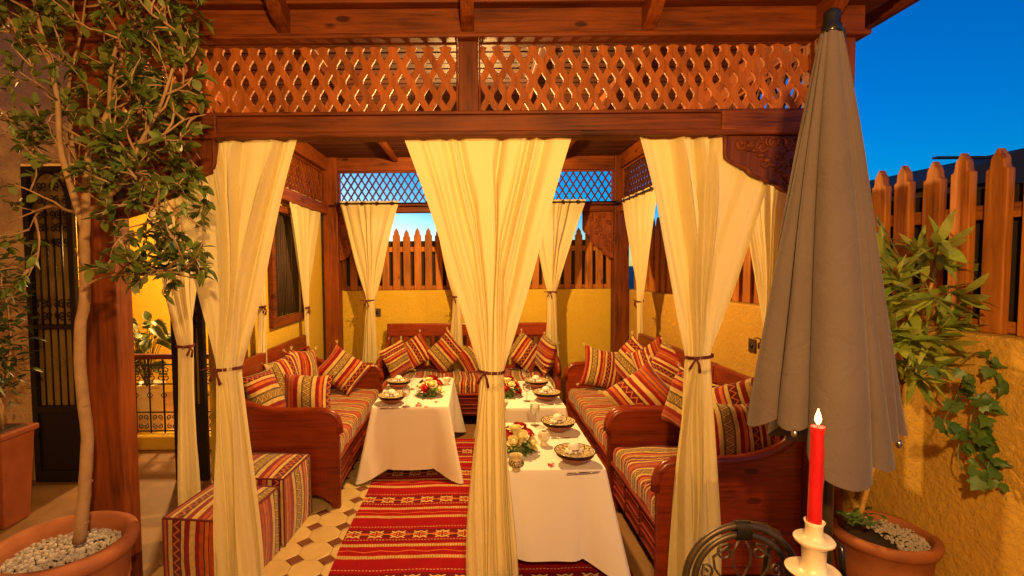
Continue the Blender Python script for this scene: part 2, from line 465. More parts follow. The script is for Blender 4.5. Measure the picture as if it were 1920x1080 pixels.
# ---------------------------------------------------------------- mesh helpers
def origin(o):
    p = Vector((0, 0, 0))
    while o is not None:
        p = p + o.location; o = o.parent
    return p
class MB:
    def __init__(s): s.v = []; s.f = []; s.uv = []; s.has_uv = False
    def add(s, vs, fs, uvs=None):
        b = len(s.v)
        s.v += [tuple(p) for p in vs]
        s.f += [tuple(i + b for i in q) for q in fs]
        if uvs is not None:
            s.has_uv = True; s.uv += uvs
        else: s.uv += [(0.5, 0.5)] * len(vs)
        return s
    def box(s, x0, x1, y0, y1, z0, z1):
        return s.add([(x0, y0, z0), (x1, y0, z0), (x1, y1, z0), (x0, y1, z0), (x0, y0, z1), (x1, y0, z1), (x1, y1, z1), (x0, y1, z1)],
                     [(0, 3, 2, 1), (4, 5, 6, 7), (0, 1, 5, 4), (1, 2, 6, 5), (2, 3, 7, 6), (3, 0, 4, 7)])
    def hexa(s, b, t):
        """box from 4 bottom and 4 top corners"""
        return s.add(list(b) + list(t), [(0, 3, 2, 1), (4, 5, 6, 7), (0, 1, 5, 4), (1, 2, 6, 5), (2, 3, 7, 6), (3, 0, 4, 7)])
    def prism(s, poly, fn, a, b):
        """2-D outline poly (ccw), fn(p, q, t) -> point, from t=a to t=b"""
        n = len(poly)
        vs = [fn(p, q, a) for p, q in poly] + [fn(p, q, b) for p, q in poly]
        fs = [tuple(range(n))[::-1], tuple(range(n, 2 * n))] + [(i, (i + 1) % n, n + (i + 1) % n, n + i) for i in range(n)]
        return s.add(vs, fs)
    def tube(s, pts, r, n=6, cap=True):
        pts = [Vector(p) for p in pts]
        k = len(pts)
        rr = r if isinstance(r, (list, tuple)) else [r] * k
        vs = []
        up = None
        for i, p in enumerate(pts):
            d = (pts[min(i + 1, k - 1)] - pts[max(i - 1, 0)])
            if d.length < 1e-9: d = Vector((0, 0, 1))
            d.normalize()
            if up is None:
                up = Vector((0, 0, 1)) if abs(d.z) < 0.9 else Vector((1, 0, 0))
            sx = d.cross(up)
            if sx.length < 1e-6: sx = d.orthogonal()
            sx.normalize(); up = sx.cross(d).normalized()
            for j in range(n):
                a = 2 * PI * j / n
                vs.append(p + (sx * math.cos(a) + up * math.sin(a)) * rr[i])
        fs = [(i * n + j, i * n + (j + 1) % n, (i + 1) * n + (j + 1) % n, (i + 1) * n + j) for i in range(k - 1) for j in range(n)]
        if cap: fs += [tuple(range(n))[::-1], tuple(range((k - 1) * n, k * n))]
        return s.add(vs, fs)
    def lathe(s, prof, n=24, c=(0, 0, 0), wob=None):
        vs = []; uvs = []
        for i, (r, z) in enumerate(prof):
            for j in range(n):
                a = 2 * PI * j / n
                q = r * (wob(a, i) if wob else 1)
                vs.append((c[0] + q * math.cos(a), c[1] + q * math.sin(a), c[2] + z))
        k = len(prof)
        fs = [(i * n + j, i * n + (j + 1) % n, (i + 1) * n + (j + 1) % n, (i + 1) * n + j) for i in range(k - 1) for j in range(n)]
        if prof[0][0] > 1e-6: fs.append(tuple(range(n))[::-1])
        if prof[-1][0] > 1e-6: fs.append(tuple(range((k - 1) * n, k * n)))
        return s.add(vs, fs)
    def ball(s, c, r, n=10, sq=(1, 1, 1), k=6):
        prof = [(max(1e-4, math.sin(PI * i / k)), -math.cos(PI * i / k)) for i in range(k + 1)]
        b = len(s.v)
        s.lathe(prof, n)
        for i in range(b, len(s.v)):
            p = s.v[i]
            s.v[i] = (c[0] + p[0] * r * sq[0], c[1] + p[1] * r * sq[1], c[2] + p[2] * r * sq[2])
        return s
    def grid(s, fn, nu, nv, close=False):
        vs = []; uvs = []
        for j in range(nv + 1):
            for i in range(nu + 1):
                p, t = fn(i / nu, j / nv)
                vs.append(p); uvs.append(t)
        W = nu + 1
        fs = [(j * W + i, j * W + i + 1, (j + 1) * W + i + 1, (j + 1) * W + i) for j in range(nv) for i in range(nu)]
        return s.add(vs, fs, uvs)
    def torus(s, c, R_, r, fn, n=20, k=6, a0=0, a1=2 * PI):
        pts = [fn(math.cos(a0 + (a1 - a0) * i / n) * R_, math.sin(a0 + (a1 - a0) * i / n) * R_) for i in range(n + 1)]
        return s.tube([Vector(c) + Vector(p) for p in pts], r, k, False)
    def mesh(s, name, mat, smooth=False):
        me = bpy.data.meshes.new(name)
        me.from_pydata(s.v, [], s.f)
        if s.has_uv:
            l = me.uv_layers.new(name='UVMap')
            for p in me.loops: l.data[p.index].uv = s.uv[p.vertex_index]
        me.materials.append(mat)
        if smooth:
            me.polygons.foreach_set('use_smooth', [True] * len(me.polygons))
        me.update()
        return me
    def build(s, name, mat, parent=None, smooth=False, bevel=0, world=True, kind=None, fix=True):
        if parent is not None and world:
            q = origin(parent)
            s.v = [(a - q.x, b - q.y, c - q.z) for a, b, c in s.v]
        me = s.mesh(name, mat, smooth)
        if fix:
            bm = bmesh.new(); bm.from_mesh(me)
            bmesh.ops.recalc_face_normals(bm, faces=bm.faces)
            bm.to_mesh(me); bm.free()
        o = bpy.data.objects.new(name, me)
        COL.objects.link(o)
        if parent is not None: o.parent = parent
        if bevel:
            b = o.modifiers.new('bevel', 'BEVEL'); b.width = bevel; b.segments = 2; b.limit_method = 'ANGLE'; b.angle_limit = R(40)
        if kind: o['kind'] = kind
        return o
def link(name, me, parent=None, mw=None):
    o = bpy.data.objects.new(name, me); COL.objects.link(o)
    if parent is not None: o.parent = parent
    if mw is not None: o.matrix_local = mw
    return o
def tag(o, label, cat, group=None):
    o['label'] = label; o['category'] = cat
    if group: o['group'] = group
    return o
def thing(name, label, cat, loc=(0, 0, 0), rotz=0, group=None):
    o = bpy.data.objects.new(name, None); COL.objects.link(o)
    o.empty_display_size = 0.1
    o.location = loc; o.rotation_euler = (0, 0, rotz)
    return tag(o, label, cat, group)
def copytree(o, parent=None):
    c = o.copy(); COL.objects.link(c); c.parent = parent
    for ch in o.children: copytree(ch, c)
    return c
def struct(o): o['kind'] = 'structure'; return o
def arc(cx, cy, r, a0, a1, n): return [(cx + r * math.cos(a0 + (a1 - a0) * i / n), cy + r * math.sin(a0 + (a1 - a0) * i / n)) for i in range(n + 1)]
def spiral(cx, cy, r0, r1, a0, turns, n=22):
    out = []
    for i in range(n + 1):
        t = i / n; r = r0 + (r1 - r0) * t; a = a0 + turns * 2 * PI * t
        out.append((cx + r * math.cos(a), cy + r * math.sin(a)))
    return out
def XZ(y): return lambda p, q, t: (p, y + t, q)
def YZ(x): return lambda p, q, t: (x + t, p, q)

# ---------------------------------------------------------------- setting
YF, YB = 2.75, 6.83
XL, XR = -1.945, 1.845
PW = 0.20
YL = 4.45
MB().box(-900, 900, -900, 900, -4.2, -4.0).build('ground', M['ground'])['kind'] = 'structure'
floor = struct(MB().box(-7, 4, -3, 9, -4.0, 0).build('terrace_floor', M['floorb']))

# tiles on the floor left of the rug: octagons with small dots
pt = 0.208
oc = 0.060
g = 0.0035
def tilemesh():
    a = pt / 2 - g / 2; c = a - oc
    poly = [(a, -c), (a, c), (c, a), (-c, a), (-a, c), (-a, -c), (-c, -a), (c, -a)]
    k = 0.965
    b = MB()
    n = 8
    vs = [(x, y, 0.0005) for x, y in poly] + [(x, y, 0.0045) for x, y in poly] + [(x * k, y * k, 0.006) for x, y in poly]
    fs = [tuple(range(16, 24))] + [(i, (i + 1) % 8, 8 + (i + 1) % 8, 8 + i) for i in range(8)] + [(8 + i, 8 + (i + 1) % 8, 16 + (i + 1) % 8, 16 + i) for i in range(8)]
    b.add(vs, fs); return b.mesh('tile', M['tile'])
def dotmesh():
    r = oc - g
    poly = [(r, 0), (0, r), (-r, 0), (0, -r)]
    vs = [(x, y, 0.0005) for x, y in poly] + [(x, y, 0.0045) for x, y in poly] + [(x * .94, y * .94, 0.006) for x, y in poly]
    fs = [(8, 9, 10, 11)] + [(i, (i + 1) % 4, 4 + (i + 1) % 4, 4 + i) for i in range(4)] + [(4 + i, 4 + (i + 1) % 4, 8 + (i + 1) % 4, 8 + i) for i in range(4)]
    return MB().add(vs, fs).mesh('small_tile', M['dot'])
tm, dm = tilemesh(), dotmesh()
tx0, ty0 = -1.165 + pt / 2, 3.80 + pt / 2
for i in range(-4, 2):
    for j in range(-8, 9):
        x, y = tx0 + i * pt, ty0 + j * pt
        link('tile', tm, floor, Matrix.Translation((x, y, rnd.uniform(-.0006, .0006))) @ Matrix.Rotation(rnd.choice((0, PI / 2, PI)), 4, 'Z'))
        link('small_tile', dm, floor, Matrix.Translation((x - pt / 2, y - pt / 2, rnd.uniform(-.0006, .0006))))

# walls
HW = 1.55
bw = MB().box(-2.35, 2.25, YB + 0.02, YB + 0.25, 0, HW).build('wall', M['ochre'], None, False, 0.01)
tag(bw, 'low ochre plaster wall behind the slatted bench that faces the tables', 'wall')
W0, W1 = Vector((2.03, YB + 0.02, 0)), Vector((2.47, 1.3, 0))
wd = (W1 - W0).normalized(); wn_ = Vector((-wd.y, wd.x, 0)) * 1.0   # outward (+x)
if wn_.x < 0: wn_ = -wn_
o_ = wn_ * 0.22
rw = MB()
def rwf(u, v):
    p = W0.lerp(W1, u)
    return (p.x, p.y, HW * v), (u, v)
rw.hexa([W0, W1, W1 + o_, W0 + o_], [q + Vector((0, 0, HW)) for q in (W0, W1, W1 + o_, W0 + o_)])
rw = rw.build('wall', M['stucco'], None, False, 0.015)
tag(rw, 'long stucco garden wall running from the terracotta pebble pot to the far corner', 'wall')
# left side wall of the pavilion with a window opening
wy0, wy1, wz0, wz1 = 4.98, 5.86, 1.36, 2.45
lw = MB()
lw.box(-2.35, -2.0, YL, wy0, 0, 3.25).box(-2.35, -2.0, wy1, YB + 0.02, 0, 3.25)
lw.box(-2.35, -2.0, wy0, wy1, 0, wz0).box(-2.35, -2.0, wy0, wy1, wz1, 3.25)
lw = lw.build('wall', M['ochre'])
tag(lw, 'tall ochre side wall with a dark reed window beside the left bench', 'wall')
# facade wall at the far left with doorway
DX0, DX1, DZ = -3.93, -2.36, 2.80
fw = MB().box(-7, DX0, YL, YL + 0.3, 0, 4.6).box(DX0, -2.35, YL, YL + 0.3, DZ, 4.6)
tag(fw.build('wall', M['beige']), 'rough beige plaster wall round the wrought iron gate', 'wall')
rm = MB().box(-5.2, -2.36, 7.6, 7.8, 0, 4.6).box(-5.4, -5.2, YL + 0.3, 7.8, 0, 4.6)
tag(rm.build('wall', M['ochre']), 'bright yellow wall of the stair court behind the iron railing', 'wall')
# unseen walls added to cut the blue sky fill, behind the camera and left
tag(MB().box(-4.75, 3.2, -2.0, -1.75, 0, 9.0).build('wall', M['beige']), 'tall unseen beige wall added opposite the pavilion to block sky light', 'wall')
tag(MB().box(-4.75, -4.5, -1.75, YL - .002, 0, 9.0).build('wall', M['beige']), 'tall unseen beige wall added beyond the planter to block sky light', 'wall')
# stair court kerb
kb = MB().box(-5.2, -2.36, 5.16, 5.42, 0, 0.14)
tag(kb.build('kerb', M['ochre'], None, False, 0.012), 'yellow plaster kerb that carries the iron railing', 'kerb')

# ---------------------------------------------------------------- pavilion
pav = thing('wooden_pavilion', 'carved cedar pavilion with lattice panels, posts and a wide eave', 'pavilion', (0, YF, 0))
WX, WY, WZ = M['w']
ZT = 3.36
def pz(y, Y): return PY(888, y, Y).z
zb0, zb1 = pz(252, YF), pz(210, YF)
zu0, zu1 = pz(74, YF), pz(18, YF)
PXL0, PXR1 = XL - PW, XR + PW
for x0, y0 in ((PXL0, YF), (XR, YF), (XL - 0.01, YB - 0.2), (XR, YB - 0.2)):
    front = y0 == YF
    p = MB()
    if front:
        p.box(x0, x0 + PW, y0, y0 + .135, 0, ZT - .02)
    else: p.box(x0, x0 + 0.19, y0, y0 + 0.19, 0, ZT - .02)
    po = p.build('post', WZ, pav, False, 0.008)
# front beams
def beamx(x0, x1, y0, y1, z0, z1, name='beam', bev=0.006):
    return MB().box(x0, x1, y0, y1, z0, z1).build(name, WX, pav, False, bev)
beamx(XL, XR, YF + .005, YF + .16, zb0, zb1 - .012)
beamx(XL, XR, YF - .012, YF + .02, zb0 - .012, zb0 + .02, 'moulding', .01)
beamx(XL, XR, YF - .008, YF + .13, zb1 - .012, zb1 + .006, 'moulding', .004)
beamx(PXL0 - .25, PXR1 + .03, YF - .02, YF + .15, zu0 + .02, zu1)
beamx(PXL0 - .25, PXR1 + .05, YF - .045, YF + .11, zu0 - .005, zu0 + .022, 'moulding', .01)
for k, (dz, dy) in enumerate(((0, .06), (.025, .09), (.05, .125))):
    beamx(PXL0 - .3 - dy, PXR1 + .06 + dy, YF - .02 - dy, YF + .1, zu1 + dz + .001, zu1 + dz + .024, 'moulding', .008)
# centre stub post
cxp = (PY(878, 140, YF).x)
MB().box(cxp - .053, cxp + .053, YF + .012, YF + .12, zb1 + .004, zu0 + .002).build('post', WZ, pav, False, .006)
# eave: roof slab of boards running towards the camera
y = 1.75
while y < 7.3:
    MB().box(-2.75, 2.40, y + .002, y + .143, ZT + rnd.uniform(0, .004), ZT + .03).build('eave_board', WX, pav, False, .004)
    y += .145
MB().box(-2.75, 2.40, 1.74, 7.32, ZT + .032, ZT + .14).build('roof', M['roof'], pav)
MB().box(-2.78, 2.43, 1.70, 1.738, ZT - .05, ZT + .14).build('fascia', WX, pav, False, .006)
MB().box(2.402, 2.44, 1.74, 7.32, ZT - .05, ZT + .15).build('fascia', WY, pav, False, .006)
# curved corbels under the eave
for px_ in (300, 515, 876, 1232, 1575):
    cx = PY(px_, 40, YF - .15).x
    poly = [(YF - .02, zu0 + .03), (YF - .02, ZT - .002), (YF - .62, ZT - .002), (YF - .62, ZT - .06)]
    prof = []
    for i in range(19):
        t = i / 18
        yy = YF - .62 + .60 * t
        zz = ZT - .06 - (ZT - .06 - zu0 - .03) * (t ** 2.2) - .022 * math.sin(t * PI * 3.0) ** 2
        prof.append((yy, zz))
    poly = [(YF - .02, ZT - .002), (YF - .62, ZT - .002)] + prof
    MB().prism(poly, YZ(cx - .035), 0, .07).build('corbel', WY, pav, False, .006)
# lattices
def lattice(parent, fn, a0, a1, z0, z1, p=.095, q=.160, wd=.040, th=.016, mats=M['lat'], carved=True, dens=1):
    H = z1 - z0
    sl = p / q
    ln = math.hypot(sl, 1)
    for sgn in (1, -1):
        c = a0 - (H * sl if sgn > 0 else 0)
        c = math.floor(c / p) * p + p * .5
        end = a1 + (H * sl if sgn < 0 else 0)
        while c < end:
            # a = c + sgn*sl*(z-z0)
            zz0, zz1 = z0, z1
            za = [z0 + (a0 - c) / (sgn * sl), z0 + (a1 - c) / (sgn * sl)]
            zz0 = max(z0, min(za)); zz1 = min(z1, max(za))
            if zz1 - zz0 > .012:
                step = q / 2
                zs = []
                k = math.floor((zz0 - z0) / step) - 1
                base = z0
                cc = (c / p - .5)
                while base + k * step < zz1 + step:
                    for f_, w_ in (((0, 1.15), (.15, 1.06), (.20, .86), (.36, .84), (.5, .90), (.64, .84), (.80, .86), (.85, 1.06)) if carved else ((0, 1),)):
                        zq = base + (k + f_) * step
                        if zz0 < zq < zz1: zs.append((zq, w_))
                    k += 1
                zs = [(zz0, .9)] + zs + [(zz1, .9)]
                nx, nz = 1 / ln, -sgn * sl / ln
                off = .003 if sgn > 0 else 0
                lft = []; rgt = []
                for zq, w_ in zs:
                    a = c + sgn * sl * (zq - z0); h = wd * w_ / 2
                    lft.append((a - nx * h, zq - nz * h)); rgt.append((a + nx * h, zq + nz * h))
                cl = lambda P: (min(max(P[0], a0), a1), min(max(P[1], z0), z1))
                poly = [cl(P) for P in rgt] + [cl(P) for P in lft[::-1]]
                b = MB()
                n = len(zs)
                vs = [fn(a_, z_, off) for a_, z_ in [cl(P) for P in rgt]] + [fn(a_, z_, off) for a_, z_ in [cl(P) for P in lft]]
                vs += [fn(a_, z_, off + th) for a_, z_ in [cl(P) for P in rgt]] + [fn(a_, z_, off + th) for a_, z_ in [cl(P) for P in lft]]
                fs = []
                for i in range(n - 1):
                    fs += [(i, i + 1, n + i + 1, n + i), (2 * n + i, 3 * n + i, 3 * n + i + 1, 2 * n + i + 1), (i, 2 * n + i, 2 * n + i + 1, i + 1), (n + i, n + i + 1, 3 * n + i + 1, 3 * n + i)]
                fs += [(0, n, 3 * n, 2 * n), (n - 1, 3 * n - 1, 4 * n - 1, 2 * n - 1)]
                b.add(vs, fs)
                b.build('lath', mats, parent, False, .002 if carved else 0)
            c += p
def lframe(fn, a0, a1, z0, z1, w=.022, mat=WX):
    b = MB()
    def bx(u0, u1, v0, v1):
        P = [fn(u0, v0, -.008), fn(u1, v0, -.008), fn(u1, v0, .028), fn(u0, v0, .028)]
        Q = [fn(u0, v1, -.008), fn(u1, v1, -.008), fn(u1, v1, .028), fn(u0, v1, .028)]
        b.hexa(P, Q)
    bx(a0 - w, a1 + w, z0 - w, z0); bx(a0 - w, a1 + w, z1, z1 + w)
    bx(a0 - w, a0, z0, z1); bx(a1, a1 + w, z0, z1)
    return b.build('lattice_panel', mat, pav, False, .003)
FX = lambda a, z, t: (a, YF + .055 + t, z)
for a0, a1 in ((XL + .006, cxp - .056), (cxp + .056, XR - .006)):
    fr = lframe(FX, a0 + .01, a1 - .01, zb1 + .02, zu0 - .008, .010)
    lattice(fr, FX, a0 + .01, a1 - .01, zb1 + .02, zu0 - .008)
# back lattice and beams
YBF = YB - .14
zl0, zl1 = pz(379, YBF), pz(323, YBF)
BXL, BXR = XL + .18, XR
BX = lambda a, z, t: (a, YBF + t, z)
mid = (BXL + BXR) / 2
MB().box(mid - .05, mid + .05, YBF - .05, YBF + .07, zl0 - .02, zl1 + .02).build('post', WZ, pav, False, .005)
for a0, a1 in ((BXL + .03, mid - .08), (mid + .08, BXR - .03)):
    fr = lframe(BX, a0, a1, zl0, zl1)
    lattice(fr, BX, a0, a1, zl0, zl1, .094, .150, .019, mats=M['cedar_shade'], carved=False)  # back laths wear the darkened cedar, their silhouette put into colour
beamx(XL, XR, YB - .17, YB - .02, zl1 + .024, ZT - .06)
beamx(XL + .13, XR, YB - .16, YB - .04, zl0 - .13, zl0 - .024)
# side lattices and beams (plane x = const)
for X_, sg in ((XL - .01, -1), (XR + .10, 1)):
    SX = lambda a, z, t, X_=X_, sg=sg: (X_ + sg * t, a, z)
    ya, yb = YF + PW + .02, YB - .22
    fr = lframe(SX, ya + .03, yb - .03, zl0 + .0, zl1, mat=WY)
    lattice(fr, SX, ya + .03, yb - .03, zl0, zl1, .094, .150, .024, mats=M['cedar_shade'] if sg > 0 else WZ, carved=False)
    MB().box(X_ - .05, X_ + .07, ya - .02, yb + .02, zl1 + .024, ZT - .06).build('beam', WY, pav, False, .006)
    MB().box(X_ - .05, X_ + .07, ya - .02, yb + .02, zl0 - .15, zl0 - .024).build('beam', WY, pav, False, .006)
# ceiling boards inside
y = YF + .17
zc = ZT - .07
while y < YB - .2:
    MB().box(XL - .02, XR + .04, y + .003, y + .092, zc + rnd.uniform(-.003, .003), zc + .02).build('ceiling_board', M['cedar_shade'], pav, False, .006)
    y += .095
for x in (-1.0, 0.45, 1.1):
    MB().box(x - .03, x + .03, YF + .17, YB - .18, zc - .062, zc - .004).build('joist', WY, pav, False, .006)

# carved brackets under the beams
def bracket(px_edge, x_post, y0, z_top, wid, hgt, sgn):
    """sgn=+1: the post is to the right of the bracket"""
    n = 26
    pr = []
    for i in range(n + 1):
        t = i / n
        # from outer top corner going down to the post
        s_ = t
        step = .045 * math.sin(min(1, (t % .34) / .34) * PI)
        xx = wid * (1 - s_ ** 1.25) + step
        zz = -hgt * (.30 * min(1, t / .12) + .70 * max(0, (t - .12) / .88) ** 0.8)
        pr.append((min(max(xx, 0.02), wid), zz))
    pts = [(0, 0), (wid, 0)] + pr + [(0, -hgt)]
    poly = [(x_post - sgn * a, z_top + b) for a, b in pts]
    b = MB().prism(poly, XZ(y0), 0, .06).build('bracket', WZ, pav, False, .006)
    r2 = random.Random(int(abs(x_post * 100) + y0 * 10))
    for k in range(26):
        a = r2.uniform(.05, .92) * wid; z_ = -r2.uniform(.08, .85) * hgt
        lim = wid * (1 - (max(0, -z_ / hgt - .12) / .88) ** 1.1) * .86
        if a > lim: a = lim * r2.uniform(.2, .9)
        if a < .02: continue
        sp = spiral(x_post - sgn * a, z_top + z_, .030 * min(1, wid / .3), .006, r2.uniform(0, 6.28), r2.choice((-1, 1)) * 1.0, 12)
        MB().tube([(u, y0 - .001, v) for u, v in sp], [.010 * (1 - .4 * i / 12) for i in range(13)], 5).build('carved_scroll', WZ, b, True)
    for k in range(9):   # leaves of the carving
        t = (k + .5) / 9
        a = wid * (.75 - .6 * t); z_ = -hgt * (.12 + .72 * t)
        MB().ball((x_post - sgn * a, y0, z_top + z_), .026, 8, (1.1, .45, .55), 4).build('carved_leaf', WZ, b, True)
    # moulded edge
    e = MB().tube([(u, y0 - .002, v) for u, v in [(x_post - sgn * a, z_top + b2) for a, b2 in pr]], .010, 6)
    e.build('edge_moulding', WZ, b, True)
    m_ = MB().box(min(x_post, x_post - sgn * (wid + .03)), max(x_post, x_post - sgn * (wid + .03)), y0 - .03, y0 + .09, z_top + .001, z_top + .13)
    m_.build('bracket_block', WX, b, False, .008)
zbk = zb0 - .014
wl = PY(1362, 300, YF).x
bracket(0, XR, YF + .02, zbk, XR - wl, .33, 1)
bracket(0, XL, YF + .02, zbk, PY(398, 300, YF).x - XL, .42, -1)
bracket(0, BXR, YBF, zl0 - .135, .40, .62, 1)
bracket(0, BXL, YBF, zl0 - .135, .40, .62, -1)

# window in the left wall
wi = thing('reed_window', 'small window with a brown wood frame and dark reed screen above the left bench', 'window', (-2.0, (wy0 + wy1) / 2, wz0))
b = MB()
for (ya, yb, za, zb) in ((wy0 - .06, wy1 + .06, wz0 - .07, wz0 + .01), (wy0 - .06, wy1 + .06, wz1 - .01, wz1 + .06), (wy0 - .06, wy0 + .02, wz0 + .01, wz1 - .01), (wy1 - .02, wy1 + .06, wz0 + .01, wz1 - .01)):
    b.box(-1.998, -1.945, ya, yb, za, zb)
b.build('window_frame', WY, wi, False, .006)
b = MB().box(-2.30, -2.28, wy0 + .002, wy1 - .002, wz0 + .002, wz1 - .002)
b.build('screen_board', M['backing'], wi)
b = MB()
yy = wy0 + .01
while yy < wy1 - .01:
    b.tube([(-2.02 + rnd.uniform(-.006, .006), yy, wz0 + .01), (-2.02 + rnd.uniform(-.006, .006), yy + rnd.uniform(-.012, .012), wz1 - .012)], .0045, 5)
    yy += rnd.uniform(.010, .02)
b.build('reed_screen', M['reed'], wi, True, kind='stuff')

# ---------------------------------------------------------------- picket fences
def picketmesh(w, h, th):
    k = w / 2
    pts = [(-k, 0), (k, 0), (k, h - .105), (k * .72, h - .100), (k * .64, h - .080)]
    pts += [(k * .66 * math.cos(a), h - .080 + .055 * math.sin(a)) for a in (.35, .75, 1.1)]
    pts += [(k * .24, h - .022), (0, h - .004), (-k * .24, h - .022)]
    pts += [(-k * .66 * math.cos(a), h - .080 + .055 * math.sin(a)) for a in (1.1, .75, .35)]
    pts += [(-k * .64, h - .080), (-k * .72, h - .100), (-k, h - .105)]
    return MB().prism(pts, lambda p, q, t: (p, t, q), 0, th)
def fence(label, P0, P1, inward, h, pitch, w):
    d = (P1 - P0); ln = d.length; d.normalize()
    ang = math.atan2(d.y, d.x)
    f = thing('picket_fence', label, 'fence', tuple(P0))
    mes = [picketmesh(w, h + e, .042).mesh('picket', M['pk'][2]) for e in (0, .012, -.010)]
    for me in mes:
        bm = bmesh.new(); bm.from_mesh(me); bmesh.ops.recalc_face_normals(bm, faces=bm.faces); bm.to_mesh(me); bm.free()
    n = int(ln / pitch)
    for i in range(n):
        p = d * (pitch * (i + .5)) + inward * (.032 + rnd.uniform(-.003, .003))
        o = link('picket', rnd.choice(mes), f, Matrix.Translation(p) @ Matrix.Rotation(ang + rnd.uniform(-.03, .03), 4, 'Z') @ Matrix.Rotation(rnd.uniform(-.012, .012), 4, 'Y'))
        bv = o.modifiers.new('bevel', 'BEVEL'); bv.width = .014; bv.segments = 3; bv.limit_method = 'ANGLE'; bv.angle_limit = R(50)
    up = Vector((0, 0, 1))
    for z0, z1 in ((.004, .06), (h * .62, h * .62 + .07)):
        a, b_ = P0 - inward * .002, P1 - inward * .002
        q = -inward * .04
        MB().hexa([a + up * z0, b_ + up * z0, b_ + q + up * z0, a + q + up * z0], [a + up * z1, b_ + up * z1, b_ + q + up * z1, a + q + up * z1]).build('rail', M['pk'][0 if abs(d.x) > .5 else 1], f, False, .005)
    a, b_ = P0 - inward * .06, P1 - inward * .06
    q = -inward * .012
    MB().hexa([a + up * .002, b_ + up * .002, b_ + q + up * .002, a + q + up * .002], [a + up * (h * .80), b_ + up * (h * .80), b_ + q + up * (h * .80), a + q + up * (h * .80)]).build('backing_board', M['backing'], f)
    return f
zw = Vector((0, 0, HW + .001))
fence('picket fence on the low ochre wall behind the slatted bench facing the tables', Vector((-2.0, YB + .12, 0)) + zw, Vector((2.04, YB + .12, 0)) + zw, Vector((0, -1, 0)), .84, .146, .098)
fence('picket fence on top of the long stucco garden wall', W0 + wn_ * .11 + wd * .12 + zw, W1 + wn_ * .11 + zw, -wn_, .88, .158, .100)

# neighbouring house beyond the right fence
nh = thing('house', 'dark neighbouring house with a low sloping roof beyond the garden wall', 'house', (7.6, 7.0, -4))
zr = PY(1900, 345, 6.5).z
MB().box(5.9, 11, 6.3, 11, -4, zr).build('house_wall', M['bwall'], nh)
hr = MB()
e0, e1 = PY(1778, 318, 6.0), PY(1880, 276, 6.0)
hr.hexa([(e0.x, 6.0, e0.z - .10), (11, 6.0, e0.z - .10), (11, 12, e0.z + .3), (e0.x, 12, e0.z + .3)],
        [(e0.x, 6.0, e0.z), (11, 6.0, e0.z + .0), (11, 12, e0.z + 1.0), (e0.x, 12, e0.z + .4)])
rf = MB().prism([(e0.x, e0.z - .16), (12, e0.z - .16), (12, e1.z + .05), (e1.x + .3, e1.z), (e0.x + .12, e0.z - .05), (e0.x, e0.z - .07)], XZ(6.0), 0, 5.5).build('roof', M['roof'], nh)
MB().box(PY(1765, 293, 6.0).x, PY(1830, 293, 6.0).x + .3, 6.05, 6.12, PY(1765, 295, 6.0).z, PY(1765, 291, 6.0).z).build('roof_edge', M['roof'], rf)

